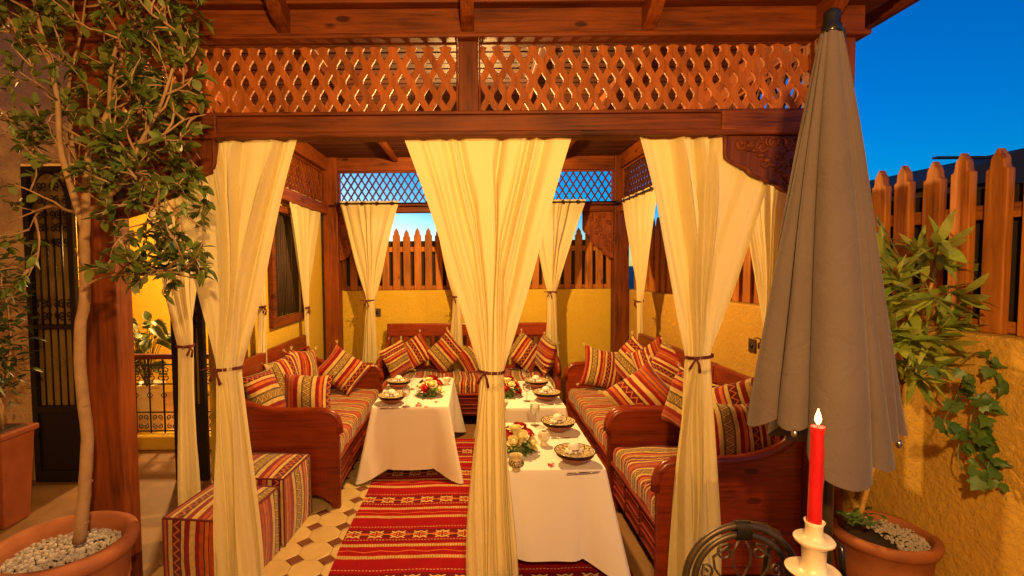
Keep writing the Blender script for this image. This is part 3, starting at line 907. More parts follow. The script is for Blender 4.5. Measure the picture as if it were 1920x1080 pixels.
# ---------------------------------------------------------------- curtains
def curtain(label, A, B, tie, wt, C, D, nfold, amp=.035, eyelets=0, seed=1, chev=.0, tassel=True, dirx=None):
    """A,B top corners, tie point, tie width, C,D bottom corners"""
    A, B, tie, C, D = (Vector(q) for q in (A, B, tie, C, D))
    r = random.Random(seed)
    ax = (B - A); ax.z = 0; ax.normalize()
    nrm = Vector((ax.y, -ax.x, 0))            # towards the viewer side for ax=+x -> (0,-1)
    root = thing('curtain', label, 'curtain', tuple((C + D) / 2), 0, 'tied cream curtains of the pavilion')
    t0, t1 = tie - ax * wt / 2, tie + ax * wt / 2
    ztop, zbot = (A.z + B.z) / 2, min(C.z, D.z)
    vt = (ztop - tie.z) / (ztop - zbot)
    ph = [r.uniform(0, 6.28) for _ in range(6)]
    nu, nv = 26 * nfold if 26 * nfold < 260 else 260, 64
    wtop = (B - A).length
    def fn(u, v):
        if v < vt:
            s_ = v / vt
            e = s_ ** 1.06
            # chevron: fold lines run parallel to the outer edge until they reach the gathered middle
            t_ = 1 - 2 * u
            lin = abs(t_) * (1 - e * (1 - wt / wtop))
            cut = max(abs(t_) - e * (1 - wt / wtop), abs(t_) * wt / wtop)
            cw_ = 1 - e * (1 - wt / wtop)
            d_ = ((1 - chev) * lin + chev * cut) / cw_
            uu = .5 - math.copysign(d_, t_) * .5
            E0, E1 = A.lerp(t0, e), B.lerp(t1, e)
        else:
            s_ = (v - vt) / (1 - vt)
            e = 1 - (1 - s_) ** 1.6 * .9 - .1 * (1 - s_)
            E0, E1 = t0.lerp(C, e), t1.lerp(D, e)
            E0.z = E1.z = tie.z + (zbot - tie.z) * s_
            uu = u
        p = E0.lerp(E1, uu)
        wdt = (E1 - E0).length
        near_ = math.exp(-((v - vt) / .12) ** 2)
        full = min(1, wdt / max(wtop, .01))
        warp = u + .05 * math.sin(2 * PI * u * 1.7 + ph[0]) + .025 * math.sin(2 * PI * u * 4.1 + ph[1])
        w1 = 1.7 * abs(math.sin(PI * nfold * warp + ph[2])) ** .85 - .85
        w2 = math.sin(2 * PI * nfold * 2.3 * warp + ph[3] + v * 2)
        top = min(1, v / .12)
        a = amp * (.55 + .45 * top) * (.35 + .65 * full) * (.8 + .4 * math.sin(2 * PI * u * .8 + ph[4]))
        off = a * (w1 + .28 * w2 * (1 - .4 * full))
        # bundle roundness near the tie
        near = math.exp(-((v - vt) / .10) ** 2)
        rd = wt * .5 * math.sqrt(max(0, 1 - (2 * u - 1) ** 2))
        bel = 0
        if v > vt: bel = .5 * (1 - near) * wdt * .35 * math.sqrt(max(0, 1 - (2 * u - 1) ** 2))
        off = off * (1 - .55 * near) + rd * near + bel
        lat = .010 * math.sin(7 * v + ph[5]) * (1 - full) + .006 * math.sin(13 * v + 9 * u) + .012 * math.sin(5 * v + 14 * u + ph[3]) * (1 - near_)
        p = p + nrm * off + ax * lat
        if v > .93: p.z += .012 * math.sin(2 * PI * nfold * .5 * u + ph[1]) * (v - .93) / .07
        return tuple(p), (u, v)
    b = MB().grid(fn, nu, nv)
    cl = b.build('cloth', M['curtain'], root, True, fix=False)
    # hems
    c = MB()
    R_ = wt * .5
    ring = []
    cen = tie
    for i in range(25):
        a = 2 * PI * i / 24
        ring.append(cen + ax * (math.cos(a) * (R_ + .008)) + nrm * (math.sin(a) * (R_ * .62 + .012) + R_ * .30) + Vector((0, 0, .006 * math.sin(a + ph[0]))))
    c.tube(ring, .0048, 6, False)
    c.tube([q + Vector((0, 0, .009)) for q in ring], .0042, 6, False)
    if tassel:
        kp = cen - ax * R_ * .6 + nrm * (R_ * .95 + .012)
        c.ball(tuple(kp), .013, 8)
        for dx, dz in ((-.035, -.055), (.02, -.075)):
            c.tube([kp, kp + ax * dx * .6 + Vector((0, 0, dz * .4)) + nrm * .01, kp + ax * dx + Vector((0, 0, dz))], [.005, .006, .008], 5)
        c.tube([kp, kp - ax * .05 + Vector((0, 0, .012)), kp - ax * .085 + Vector((0, 0, .004))], [.005, .005, .004], 5)
    c.build('tie_cord', M['cord'], root, True)
    for i in range(eyelets):
        u = (i + .5) / eyelets
        p = A.lerp(B, u) - Vector((0, 0, .035)) + nrm * (.025)
        MB().torus(p, .020, .006, lambda a_, b_: ax * a_ + Vector((0, 0, b_)), 14, 5).build('eyelet', M['brass'], root, True)
    return root
YC = YF + .07
zt = zb0 - .010
def at(x, y, Y): return PY(x, y, Y)
def zset(p, z): return Vector((p.x, p.y, z))
# front row hangs from the front beam
def front(label, xa, xb, tx, ty, tw, xc, xd, nf, seed, chev, Y=YC, amp=.058):
    return curtain(label, zset(at(xa, 258, Y), zt), zset(at(xb, 258, Y), zt), at(tx, ty, Y - .04), tw * Y / FPX, zset(at(xc, 1080, Y - .04), .02), zset(at(xd, 1080, Y - .04), .02), nf, amp, 0, seed, chev)
front('cream curtain tied by the striped poufs at the pavilion front', 300, 562, 432, 690, 46, 398, 500, 5, 3, .60)
front('cream curtain tied in front of the middle of the pavilion, over the white table corner', 760, 1066, 921, 695, 44, 878, 974, 6, 5, .55)
front('cream curtain tied before the long bench beside the closed taupe parasol', 1200, 1470, 1308, 668, 44, 1244, 1350, 5, 8, .65)
# left side, between the front post and the gate wall
def side(label, X, xa, xb, ytop, tx, ty, tw, ybot, nf, seed, ey=4, wb=1.9):
    a, b_ = PX(xa, ytop, X), PX(xb, ytop, X)
    if a.y > b_.y and X < 0: pass
    t = PX(tx, ty, X)
    w_ = tw
    c = Vector((X, t.y + (w_ * wb / 2) * (1 if a.y > t.y else -1), ybot)); d = Vector((X, t.y - (w_ * wb / 2) * (1 if a.y > t.y else -1), ybot))
    z_ = (a.z + b_.z) / 2
    return curtain(label, zset(a, z_), zset(b_, z_), t, w_, c, d, nf, .035, ey, seed, .4)
side('cream curtain tied beside the front post with the ficus, next to the railing', XL - .02, 225, 410, 250, 342, 648, .12, .02, 5, 12, 0, 2.2)
side('eyelet curtain tied on the window wall at the back corner post', XL + .02, 535, 604, 367, 572, 577, .085, .02, 5, 14, 5, 2.2)
side('cream curtain bunched on the window wall near the left bench arm', XL + .02, 462, 505, 330, 487, 575, .085, .02, 5, 16, 4, 2.0)
zr_ = zl0 - .045
YR = YB - .30
def back(label, xa, xb, tx, ty, tw, nf, seed, ey=4):
    z_ = zr_ + .05
    return curtain(label, zset(at(xa, 380, YR), z_), zset(at(xb, 380, YR), z_), at(tx, ty, YR - .02), tw * YR / FPX, zset(at(tx - tw * 1.15, 690, YR), .02), zset(at(tx + tw * 1.05, 690, YR), .02), nf, .035, ey, seed, .4)
back('eyelet curtain tied at the back next to the wall socket', 637, 750, 694, 564, 15, 5, 21)
back('eyelet curtain tied behind the right end of the slatted bench', 985, 1097, 1035, 548, 15, 5, 23)
back('eyelet curtain tied behind the middle of the slatted bench', 805, 905, 856, 556, 15, 4, 25)
side('eyelet curtain tied on the stucco wall side by the back right post', XR + .02, 1168, 1232, 360, 1202, 565, .085, .02, 5, 27, 5, 2.0)
side('cream curtain gathered on the wall side behind the closed taupe parasol', XR + .03, 1385, 1475, 330, 1450, 640, .09, .02, 5, 29, 0, 2.0)
# rods
def rod(label, a, b_):
    o = thing('curtain_rod', label, 'curtain rod', tuple(a))
    MB().tube([a, b_], .010, 8).build('rod', M['iron'], o, True)
    for e in (a, b_): MB().ball(tuple(e), .02, 8).build('finial', M['iron'], o, True)
rod('thin dark curtain rod across the back opening under the lattice', Vector((BXL + .02, YR - .025, zr_ + .015)), Vector((BXR - .01, YR - .025, zr_ + .015)))
pa, pb = PX(470, 340, XL + .02), PX(604, 367, XL + .02)
zrl = (PX(535, 367, XL + .02).z + PX(604, 367, XL + .02).z) / 2 - .035
rod('thin dark curtain rod along the window wall', Vector((XL + .045, pb.y + .12, zrl)), Vector((XL + .045, 4.0, zrl)))
zrr = (PX(1168, 360, XR + .02).z + PX(1232, 360, XR + .02).z) / 2 - .035
rod('thin dark curtain rod along the stucco wall side', Vector((XR - .005, YB - .22, zrr)), Vector((XR - .005, 4.9, zrr)))

# ---------------------------------------------------------------- benches
SX_, SY_, SZ_ = M['sw']
def bench(label, Lx, D, loc, rot, arm0=True, arm1=True):
    o = thing('bench', label, 'bench', loc, rot, 'carved mahogany benches of the pavilion')
    zs, ch, bh = .34, .16, 1.12
    def bld(b, name, mat, p=o, sm=False, bev=.006): return b.build(name, mat, p, sm, bev, world=False)
    # base: front rail with recessed panels
    fr = bld(MB().box(.02, Lx - .02, .03, .07, .12, zs + .02), 'front_rail', SX_)
    n = max(3, int(Lx / .42))
    for i in range(n):
        x0, x1 = .06 + (Lx - .12) * i / n + .02, .06 + (Lx - .12) * (i + 1) / n - .02
        for z0, z1 in ((.145, .215), (.245, .33)):
            b = MB()
            b.box(x0, x1, .018, .032, z0, z0 + .012).box(x0, x1, .018, .032, z1 - .012, z1).box(x0, x0 + .012, .018, .032, z0 + .012, z1 - .012).box(x1 - .012, x1, .018, .032, z0 + .012, z1 - .012)
            bld(b, 'panel_moulding', SX_, fr, False, .004)
    bld(MB().box(.02, Lx - .02, .005, .09, zs + .022, zs + .05), 'seat_edge', SX_, o, False, .01)
    bld(MB().box(.02, Lx - .02, .09, D - .06, zs - .02, zs + .015), 'seat_board', SX_)
    # back: rails and slats
    bld(MB().box(.02, Lx - .02, D - .055, D - .005, bh - .17, bh), 'top_rail', SX_, o, False, .012)
    bld(MB().box(.02, Lx - .02, D - .05, D - .01, .12, .56), 'back_panel', SX_)
    n = int((Lx - .1) / .115)
    for i in range(n):
        x = .07 + (Lx - .14) * (i + .5) / n
        bld(MB().box(x - .030, x + .030, D - .045, D - .015, .562, bh - .172), 'slat', SZ_, o, False, .004)
    # arms
    for k, x in ((0, 0.0), (1, Lx - .05)):
        pts = [(.0, .0), (.06, .0), (.09, .05), (.13, .085), (.20, .11), (D - .2, .11), (D - .13, .085), (D - .09, .05), (D - .06, 0), (D, 0), (D, bh + .0), (D - .055, bh)]
        cv = [(D - .06, .99), (D - .075, .93), (D - .11, .875), (D - .18, .83), (D - .28, .795), (D - .40, .775), (D - .55, .77), (.20, .772), (.11, .768), (.055, .748), (.018, .71), (.004, .66), (0, .60)]
        pts += cv
        a = bld(MB().prism(pts, lambda p, q, t: (x + t, p, q), 0, .05), 'arm', SY_, o, False, .014)
        # rolled top edge and panel
        tb = MB().tube([(x + .025, p, q - .002) for p, q in cv[::-1]], .030, 10)
        bld(tb, 'arm_roll', SY_, a, True, 0)
        for s_ in (-.004, .048):
            b = MB(); x0 = x + s_
            y0, y1, z0, z1 = .10, D - .14, .16, .30
            b.box(x0, x0 + .006, y0, y1, z0, z0 + .014).box(x0, x0 + .006, y0, y1, z1 - .014, z1).box(x0, x0 + .006, y0, y0 + .014, z0 + .014, z1 - .014).box(x0, x0 + .006, y1 - .014, y1, z0 + .014, z1 - .014)
            b.box(x0, x0 + .006, .03, D - .06, .345, .362)
            bld(b, 'panel_moulding', SY_, a, False, .003)
    # mattress
    zt_ = .515
    def fn(u, v):
        # profile around front edge: back -> front -> down
        tot = (D - .09) + .15
        s_ = v * tot
        yb_ = D - .07; yf = .025
        rr = .045
        if s_ < yb_ - yf - rr: y_, z_ = yb_ - s_, zt_
        else:
            q = s_ - (yb_ - yf - rr); al = rr * PI / 2
            if q < al: a = q / rr; y_, z_ = yf + rr - rr * math.sin(a), zt_ - rr + rr * math.cos(a)
            else: y_, z_ = yf, zt_ - rr - (q - al)
        x_ = .055 + (Lx - .11) * u
        eu = min(u, 1 - u) * (Lx - .11)
        puff = .018 * math.sin(min(1, eu / .15) * PI / 2) * math.sin(min(1, max(0, v) * 1.25) * PI)
        z_ += puff - (.03 * (1 - min(1, eu / .04)) ** 2) + .004 * math.sin(x_ * 23 + y_ * 17) 
        y_ += -.006 * math.sin(x_ * 15)
        return (x_, y_, max(z_, zs + .052)), (x_ + .012 * math.sin(y_ * 9 + x_ * 3), s_)
    b = MB().grid(fn, int(Lx * 34), 34)
    b.box(.056, Lx - .056, .03, D - .07, zs + .052, zs + .06)
    bld(b, 'seat_cushion', M['kilm'], o, True, 0)
    return o
bench('mahogany bench under the reed window, its arm beside the striped poufs', 1.84, .90, (-1.05, 3.86, 0), PI / 2)
bench('mahogany bench with slatted back against the low ochre wall, facing the pavilion front', 2.16, .88, (-1.15, 5.84, 0), 0)
bench('mahogany bench in the far corner along the stucco wall', 1.80, .86, (1.03, 5.66, 0), -PI / 2)
bench('mahogany bench end standing behind the closed parasol and iron chair', 1.04, .86, (1.03, 3.85, 0), -PI / 2)

# ---------------------------------------------------------------- pillows
def pillowmesh(sx, sy, T, seed):
    r = random.Random(seed)
    b = MB()
    N = 16
    ph = [r.uniform(0, 6) for _ in range(4)]
    for sgn in (1, -1):
        def fn(u, v):
            x, y = 2 * u - 1, 2 * v - 1
            # pinch the sides between the corners
            px_ = x * (1 - .10 * (1 - y * y) * abs(x) ** 3)
            py_ = y * (1 - .10 * (1 - x * x) * abs(y) ** 3)
            h = ((1 - x ** 2) * (1 - y ** 2))
            z = sgn * T * (max(0, h) ** .42) * (1 + .08 * math.sin(3 * x + ph[0]) * math.sin(2.4 * y + ph[1]))
            z += .022 * math.cos(ph[2]) * (x * x - .4) + .018 * math.cos(ph[3]) * (y * y - .4) + .010 * math.sin(3 * x + 2 * y + ph[0])
            px_ += .03 * math.sin(2.2 * y + ph[3]); py_ += .03 * math.sin(2.0 * x + ph[2])
            return (px_ * sx / 2, py_ * sy / 2, z), (u * sx, v * sy)
        b.grid(fn, N, N)
        if sgn < 0:
            n = (N + 1) ** 2
            k = N * N
            b.f[-k:] = [q[::-1] for q in b.f[-k:]]
    return b.mesh('pillow_body', M['_p'], True)
PM = []
for s_ in range(6):
    M['_p'] = M['kil'] if s_ % 3 != 1 else M['kil2']
    PM.append(pillowmesh((.45, .44, .46)[s_ % 3], (.42, .43, .40)[s_ % 3], (.088, .078, .096)[s_ % 3], s_))
tas = MB()
for i in range(5):
    a = i * 1.26
    tas.tube([(0, 0, 0), (.006 * math.cos(a), .006 * math.sin(a), -.012), (.012 * math.cos(a), .012 * math.sin(a), -.034)], [.004, .003, .002], 4)
TASM = tas.mesh('tassel', M['curtain'])
npil = [0]
def pillow(label, px_, py_, Y, n, roll, size=1.0, loc=None, thick=1.0):
    c = PY(px_, py_, Y) if loc is None else Vector(loc)
    n = Vector(n).normalized()
    up = Vector((0, 0, 1))
    e1 = up.cross(n).normalized(); e2 = n.cross(e1)
    x = e1 * math.cos(roll) + e2 * math.sin(roll); y = n.cross(x)
    mw = Matrix((x, y, n)).transposed().to_4x4()
    mw.translation = c
    o = bpy.data.objects.new('pillow', None); COL.objects.link(o)
    o.empty_display_size = .1
    tag(o, label, 'pillow', 'striped kilim pillows')
    o.matrix_world = mw @ Matrix.Diagonal((size, size, size * thick, 1))
    i = npil[0]; npil[0] += 1
    link('pillow_body', PM[(i * 5) % 6], o)
    for sx, sy in ((1, 1), (1, -1), (-1, 1), (-1, -1)):
        link('tassel', TASM, o, Matrix.Translation((sx * .222, sy * .207, 0)) @ Matrix.Rotation(math.atan2(sx, sy) * -1, 4, 'Z') @ Matrix.Rotation(R(-90), 4, 'X') @ Matrix.Rotation(PI, 4, 'X'))
    return o
q45 = PI / 4
# on the left bench
pillow('striped pillow tucked behind the arm of the left bench by the poufs', 497, 742, 4.22, (1, -.25, .45), R(90), .95)
pillow('striped pillow leaning on the back of the left bench, second from the poufs', 534, 706, 4.72, (1, -.30, .30), R(8), .98)
pillow('striped pillow with zigzag band leaning on the left bench back below the window curtain', 570, 694, 5.12, (1, -.40, .30), R(-6), .98)
pillow('striped pillow lying upright across the left bench seat beside the near arm', 577, 744, 4.42, (.15, -1, .30), R(-2), .95, None, 1.1)
pillow('striped pillow tilted in the far corner of the left bench', 642, 694, 5.36, (.30, -1, .45), R(-38), 1.0)
# on the back bench
pillow('striped pillow leaning on the left arm of the slatted bench', 744, 676, 6.14, (1, -.8, .35), R(105), .95)
pillow('striped pillow standing on its corner left on the slatted bench', 776, 662, 6.40, (-.1, -1, .35), R(35), .92)
pillow('striped pillow standing on its corner in the middle left of the slatted bench', 835, 661, 6.40, (.1, -1, .35), R(42), .98)
pillow('striped pillow half hidden by the middle curtain on the slatted bench', 888, 674, 6.42, (.25, -1, .3), R(30), .90)
pillow('striped pillow standing on its corner right on the slatted bench', 986, 662, 6.38, (.1, -1, .35), R(-40), .94)
pillow('striped pillow turned edge on against the right arm of the slatted bench', 1023, 665, 6.20, (-1, -.35, .3), R(80), .94)
# on the right far bench
pillow('striped pillow upright at the far arm of the corner bench by the stucco wall', 1130, 690, 5.44, (-.08, -1, .25), R(-10), 1.0)
pillow('striped pillow leaning on the corner bench back next to the far arm', 1185, 680, 5.30, (-1, -.9, .35), R(55), 1.0)
pillow('striped pillow on its corner against the corner bench back', 1222, 676, 5.02, (-1, -.9, .3), R(35), .88)
pillow('striped pillow leaning against the corner bench back behind the big tilted one', 1256, 692, 4.62, (-1, -.7, .4), R(75), .95)
pillow('big striped pillow tilted over the arm between the two right benches', 1206, 745, 4.02, (-.35, -1, .55), R(40), 1.05)
# on the right near bench
pillow('striped pillow leaning on the bench back beside the right front curtain', 1292, 756, 3.66, (-1, -.5, .4), R(80), .95)
pillow('large striped pillow against the arm of the bench behind the parasol', 1382, 818, 3.02, (-.15, -1, .25), R(2), 1.0)
pillow('striped pillow leaning on the bench back behind the large one by the parasol', 1372, 774, 3.30, (-1, -.8, .4), R(25), .95)

# ---------------------------------------------------------------- poufs
def pouf(label, c, s, h, rot, seed):
    o = thing('pouf', label, 'pouf', c, rot, 'striped kilim poufs')
    b = MB()
    N = 14
    def sgnp(x, e): return math.copysign(abs(x) ** e, x)
    def shp(x, y, z):
        # rounded cube bulge, x,y,z in -1..1
        bx_ = 1 + .09 * (1 - y * y) * (1 - z * z); by_ = 1 + .09 * (1 - x * x) * (1 - z * z); bz = 1 + .10 * (1 - x * x) * (1 - y * y)
        return (x * bx_ * s / 2, y * by_ * s / 2, h / 2 + z * bz * h / 2 - (.0 if z > -.99 else 0))
    def face(ax):
        def fn(u, v):
            p, q = 2 * u - 1, 2 * v - 1
            if ax == 'z': P = shp(p, q, 1); uv = (p * s / 2 + .31, q * s / 2)
            elif ax == '-y': P = shp(p, -1, q); uv = (p * s / 2 + .31, q * h / 2)
            elif ax == 'y': P = shp(-p, 1, q); uv = (p * s / 2 + .31, q * h / 2)
            elif ax == 'x': P = shp(1, p, q); uv = (q * h / 2 + .1 if False else p * s / 2 + .31, q * h / 2)
            elif ax == '-x': P = shp(-1, -p, q); uv = (p * s / 2 + .31, q * h / 2)
            return (P[0], P[1], max(.002, P[2])), uv
        return fn
    for ax in ('z', '-y', 'y', 'x', '-x'): b.grid(face(ax), N, N)
    body = b.build('pouf_body', M['kil'], o, True, world=False)
    t = MB()
    for z in (1, ):
        pts = []
        for k, (a0, a1) in enumerate((((-1, -1), (1, -1)), ((1, -1), (1, 1)), ((1, 1), (-1, 1)), ((-1, 1), (-1, -1)))):
            for i in range(10):
                f_ = i / 10
                pts.append(shp(a0[0] + (a1[0] - a0[0]) * f_, a0[1] + (a1[1] - a0[1]) * f_, 1))
        t.tube(pts + pts[:1], .007, 5, False)
    for sx, sy in ((-1, -1), (1, -1), (1, 1), (-1, 1)):
        t.tube([shp(sx, sy, -1 + 2 * i / 8) for i in range(9)], .006, 5, False)
    t.build('piping', M['cord'], o, True, world=False)
    return o
pouf('striped kilim pouf nearest the front post, half behind the tied curtain', (-1.56, 3.08, .008), .46, .43, R(-7), 1)
pouf('striped kilim pouf standing against the arm of the left bench', (-1.50, 3.58, .008), .46, .46, R(-4), 2)

# ---------------------------------------------------------------- rugs
rx0, rx1, ry0, ry1 = -.905, .95, 2.35, 5.40
def fn(u, v):
    x, y = rx0 + (rx1 - rx0) * u, ry0 + (ry1 - ry0) * v
    x += .006 * math.sin(y * 5) if u in (0, 1) else 0
    z = .0125 + .002 * math.sin(x * 9 + y * 4) + .0015 * math.sin(y * 21)
    return (x, y, z), (y + .008 * math.sin(x * 7), x)
rg = MB().grid(fn, 40, 70)
e = [(rx0, ry0), (rx1, ry0), (rx1, ry1), (rx0, ry1)]
tag(rg.build('rug', M['rug'], None, True, fix=False), 'long red woven rug with white motif bands under the white tables', 'rug')
tag(MB().box(-2.6, -1.62, 2.2, 2.75, .0075, .014).build('rug', M['drug']), 'dark patterned rug on the floor beside the front post', 'rug')

# ---------------------------------------------------------------- tables and cloths
TZ = .655
def table(tl, cl, x0, x1, y0, y1, seed, grp='low tables under white cloths'):
    o = thing('table', tl, 'table', ((x0 + x1) / 2, (y0 + y1) / 2, 0), 0, grp)
    MB().box(x0 + .008, x1 - .008, y0 + .008, y1 - .008, TZ - .035, TZ - .004).build('tabletop', SX_, o, False, .004)
    for x in (x0 + .05, x1 - .09):
        for y in (y0 + .05, y1 - .09):
            MB().box(x, x + .045, y, y + .045, .0185, TZ - .036).build('leg', SZ_, o, False, .004)
    r = random.Random(seed)
    b = MB()
    hx, hy = (x1 - x0) / 2, (y1 - y0) / 2
    cx, cy = (x0 + x1) / 2, (y0 + y1) / 2
    per = []
    rc = .012
    ns = 26
    # perimeter with corner arcs
    corners = [(hx, -hy, -PI / 2), (hx, hy, 0), (-hx, hy, PI / 2), (-hx, -hy, PI)]
    for k, (qx, qy, a0) in enumerate(corners):
        ccx, ccy = qx - math.copysign(rc, qx), qy - math.copysign(rc, qy)
        for i in range(11):
            a = a0 + PI / 2 * i / 10
            per.append((ccx + rc * math.cos(a), ccy + rc * math.sin(a), math.cos(a), math.sin(a), math.sin(PI * i / 10) if 1 else 0, k + i / 10))
        nx_, ny_, na = corners[(k + 1) % 4]
        n2 = (nx_ - math.copysign(rc, nx_), ny_ - math.copysign(rc, ny_))
        s0 = (per[-1][0], per[-1][1]); a = a0 + PI / 2
        s1 = (n2[0] + rc * math.cos(a), n2[1] + rc * math.sin(a))
        for i in range(1, ns):
            t = i / ns
            per.append((s0[0] + (s1[0] - s0[0]) * t, s0[1] + (s1[1] - s0[1]) * t, math.cos(a), math.sin(a), 0, k + t))
    n = len(per)
    # distance to nearest corner along the perimeter
    NV = 22
    ph = [r.uniform(0, 6) for _ in range(5)]
    rows = []
    for j in range(NV + 1):
        f_ = j / NV
        row = []
        for (px_, py_, nx_, ny_, cn, kk) in per:
            dc = math.hypot(abs(px_) - hx, abs(py_) - hy)
            LB_ = .13
            lobe = math.cos(min(1, dc / LB_) * PI / 2) ** .85 if dc < LB_ else 0
            zb_ = .10 - .078 * lobe
            if j == 0: z, off, dg = TZ + .002, 0, 0
            elif j == 1: z, off, dg = TZ - .004, .003, 0
            else:
                g_ = (j - 1) / (NV - 1)
                z = TZ - .004 - (TZ - .004 - zb_) * g_
                off = .005 + .012 * g_
                wv = math.sin((px_ + py_ * 1.3) * 17 + ph[0]) * .008 + math.sin((px_ - py_) * 8 + ph[1]) * .010
                off += wv * g_ * (0 if dc < LB_ else min(1, (dc - LB_) / .1))
                off -= .028 * g_ * math.exp(-((dc - LB_) / .035) ** 2)
                dg = lobe * .115 * g_ ** 1.05
            sx_, sy_ = math.copysign(1, px_), math.copysign(1, py_)
            row.append((cx + px_ + nx_ * off + sx_ * dg, cy + py_ + ny_ * off + sy_ * dg, z))
        rows.append(row)
    vs = [p for row in rows for p in row]
    fs = [(j * n + i, j * n + (i + 1) % n, (j + 1) * n + (i + 1) % n, (j + 1) * n + i) for j in range(NV) for i in range(n)]
    fs.append(tuple(range(n)))
    b.add(vs, fs)
    c = b.build('tablecloth', M['linen'], None, True)
    for p in c.data.polygons:
        if len(p.vertices) > 10: p.use_smooth = False
    tag(c, cl, 'tablecloth', 'white tablecloths')
T1 = (-.90, -.23, 4.38, 5.50)
T2 = (.12, .79, 4.32, 5.32)
T3 = (.12, .79, 3.00, 3.91)
table('low table in front of the left bench, hidden by its cloth', 'white tablecloth on the table in front of the left bench', *T1, 1)
table('low table before the corner bench, hidden by its cloth', 'white tablecloth on the table between the corner bench and slatted bench', *T2, 2)
table('low table set by the middle curtain, hidden by its cloth', 'white tablecloth with a loose red petal, behind the middle curtain', *T3, 3)
zT = TZ + .004

# ---------------------------------------------------------------- tableware
bw_ = MB().lathe([(.045, 0), (.052, .004), (.060, .012), (.092, .034), (.112, .052), (.116, .056), (.108, .054), (.088, .036), (.055, .014), (0.0005, .012)], 32)
BOWL = bw_.mesh('bowl', M['bowl'], True)
pl_ = MB().lathe([(.0005, .0), (.050, .0), (.056, .003), (.085, .010), (.122, .020), (.129, .024), (.128, .027), (.120, .025), (.085, .016), (.062, .010), (.0005, .009)], 40)
PLATE = pl_.mesh('plate', M['plate'], True)
nk = MB().ball((0, 0, .030), .036, 14, (1.05, 1.0, .85), 8)
for i in range(9):
    a = i * .7 + .3
    nk.tube([(0.01 * math.cos(a), .01 * math.sin(a), .004), (.045 * math.cos(a), .03 * math.sin(a), .010 + .003 * (i % 2)), (.07 * math.cos(a), .045 * math.sin(a), .005)], [.012, .012, .003], 6)
NAP = nk.mesh('napkin', M['linen'], True)
RING = MB().torus((0, 0, .017), .034, .004, lambda a, b: Vector((a, b, 0)), 20, 6).mesh('napkin_ring', M['cord'], True)
def setting(px_, py_, where, seed, cutlery=True):
    c = PZ(px_, py_, zT + .06); r = random.Random(seed)
    o = link('bowl', BOWL); o.location = (c.x, c.y, zT); tag(o, 'red clay bowl under a painted plate ' + where, 'bowl', 'clay bowls of the place settings')
    p = link('plate', PLATE); p.location = (c.x, c.y, zT + .0545); p.rotation_euler = (0, 0, r.uniform(0, 6)); tag(p, 'cream plate painted with dark rings ' + where, 'plate', 'painted plates of the place settings')
    nroot = thing('napkin', 'white napkin bundled in a dark ring ' + where, 'napkin', (c.x - .005, c.y + .01, zT + .066), r.uniform(-.6, .6), 'napkins on the plates')
    link('napkin_cloth', NAP, nroot); link('napkin_ring', RING, nroot)
    if cutlery:
        k = MB()
        k.tube([(-.10, 0, .0035), (-.01, 0, .0035), (.0, 0, .0035)], [.004, .0045, .004], 6)
        k.add([(0, -.008, .002), (.09, -.006, .002), (.105, .002, .002), (.0, .006, .002), (0, -.008, .004), (.09, -.006, .004), (.105, .002, .004), (.0, .006, .004)],
              [(0, 3, 2, 1), (4, 5, 6, 7), (0, 1, 5, 4), (1, 2, 6, 5), (2, 3, 7, 6), (3, 0, 4, 7)])
        ko = k.build('knife', M['steel'], None, True)
        ko.location = (c.x + .02, c.y - .155, zT); ko.rotation_euler = (0, 0, .12)
        tag(ko, 'table knife lying before the place setting ' + where, 'knife', 'table knives')
setting(1078, 850, 'beside the loose red petal', 1)
setting(1047, 793, 'behind the ribbed candle globe', 2)
setting(1025, 738, 'at the near edge of the corner bench table', 3)
setting(1006, 716, 'at the far end of the corner bench table', 4, False)
setting(735, 744, 'at the near edge of the left bench table', 5)
setting(748, 716, 'at the far end of the left bench table', 6, False)
GL = MB().lathe([(.0005, .001), (.034, .001), (.035, .003), (.012, .006), (.005, .012), (.004, .05), (.005, .078), (.018, .088), (.034, .108), (.038, .13), (.035, .158),
                 (.0335, .158), (.0365, .13), (.0325, .109), (.017, .091), (.0005, .084)], 24).mesh('wine_glass', M['glass'], True)
for px_, py_, l in ((1003, 797, 'by the red and cream roses near the ribbed globe'), (988, 752, 'at the near edge of the corner bench table'),
                    (985, 722, 'at the far end of the corner bench table'), (762, 762, 'at the near edge of the left bench table'), (772, 730, 'at the far end of the left bench table')):
    c = PZ(px_, py_, zT); o = link('wine_glass', GL); o.location = (c.x, c.y, zT); tag(o, 'clear stemmed glass ' + l, 'glass', 'stemmed glasses')
c = PZ(968, 882, zT)
j = MB().lathe([(.022, 0), (.026, .003), (.020, .012), (.030, .022), (.046, .036), (.049, .050), (.043, .064), (.030, .072), (.028, .078), (.038, .092), (.040, .096), (.034, .094), (.024, .080), (.026, .072), (.036, .06), (.0005, .02)], 28)
o = link('jar', j.mesh('jar', M['jar'], True)); o.location = (c.x, c.y, zT); tag(o, 'small ceramic jar with scribbled dark band beside the roses', 'jar')
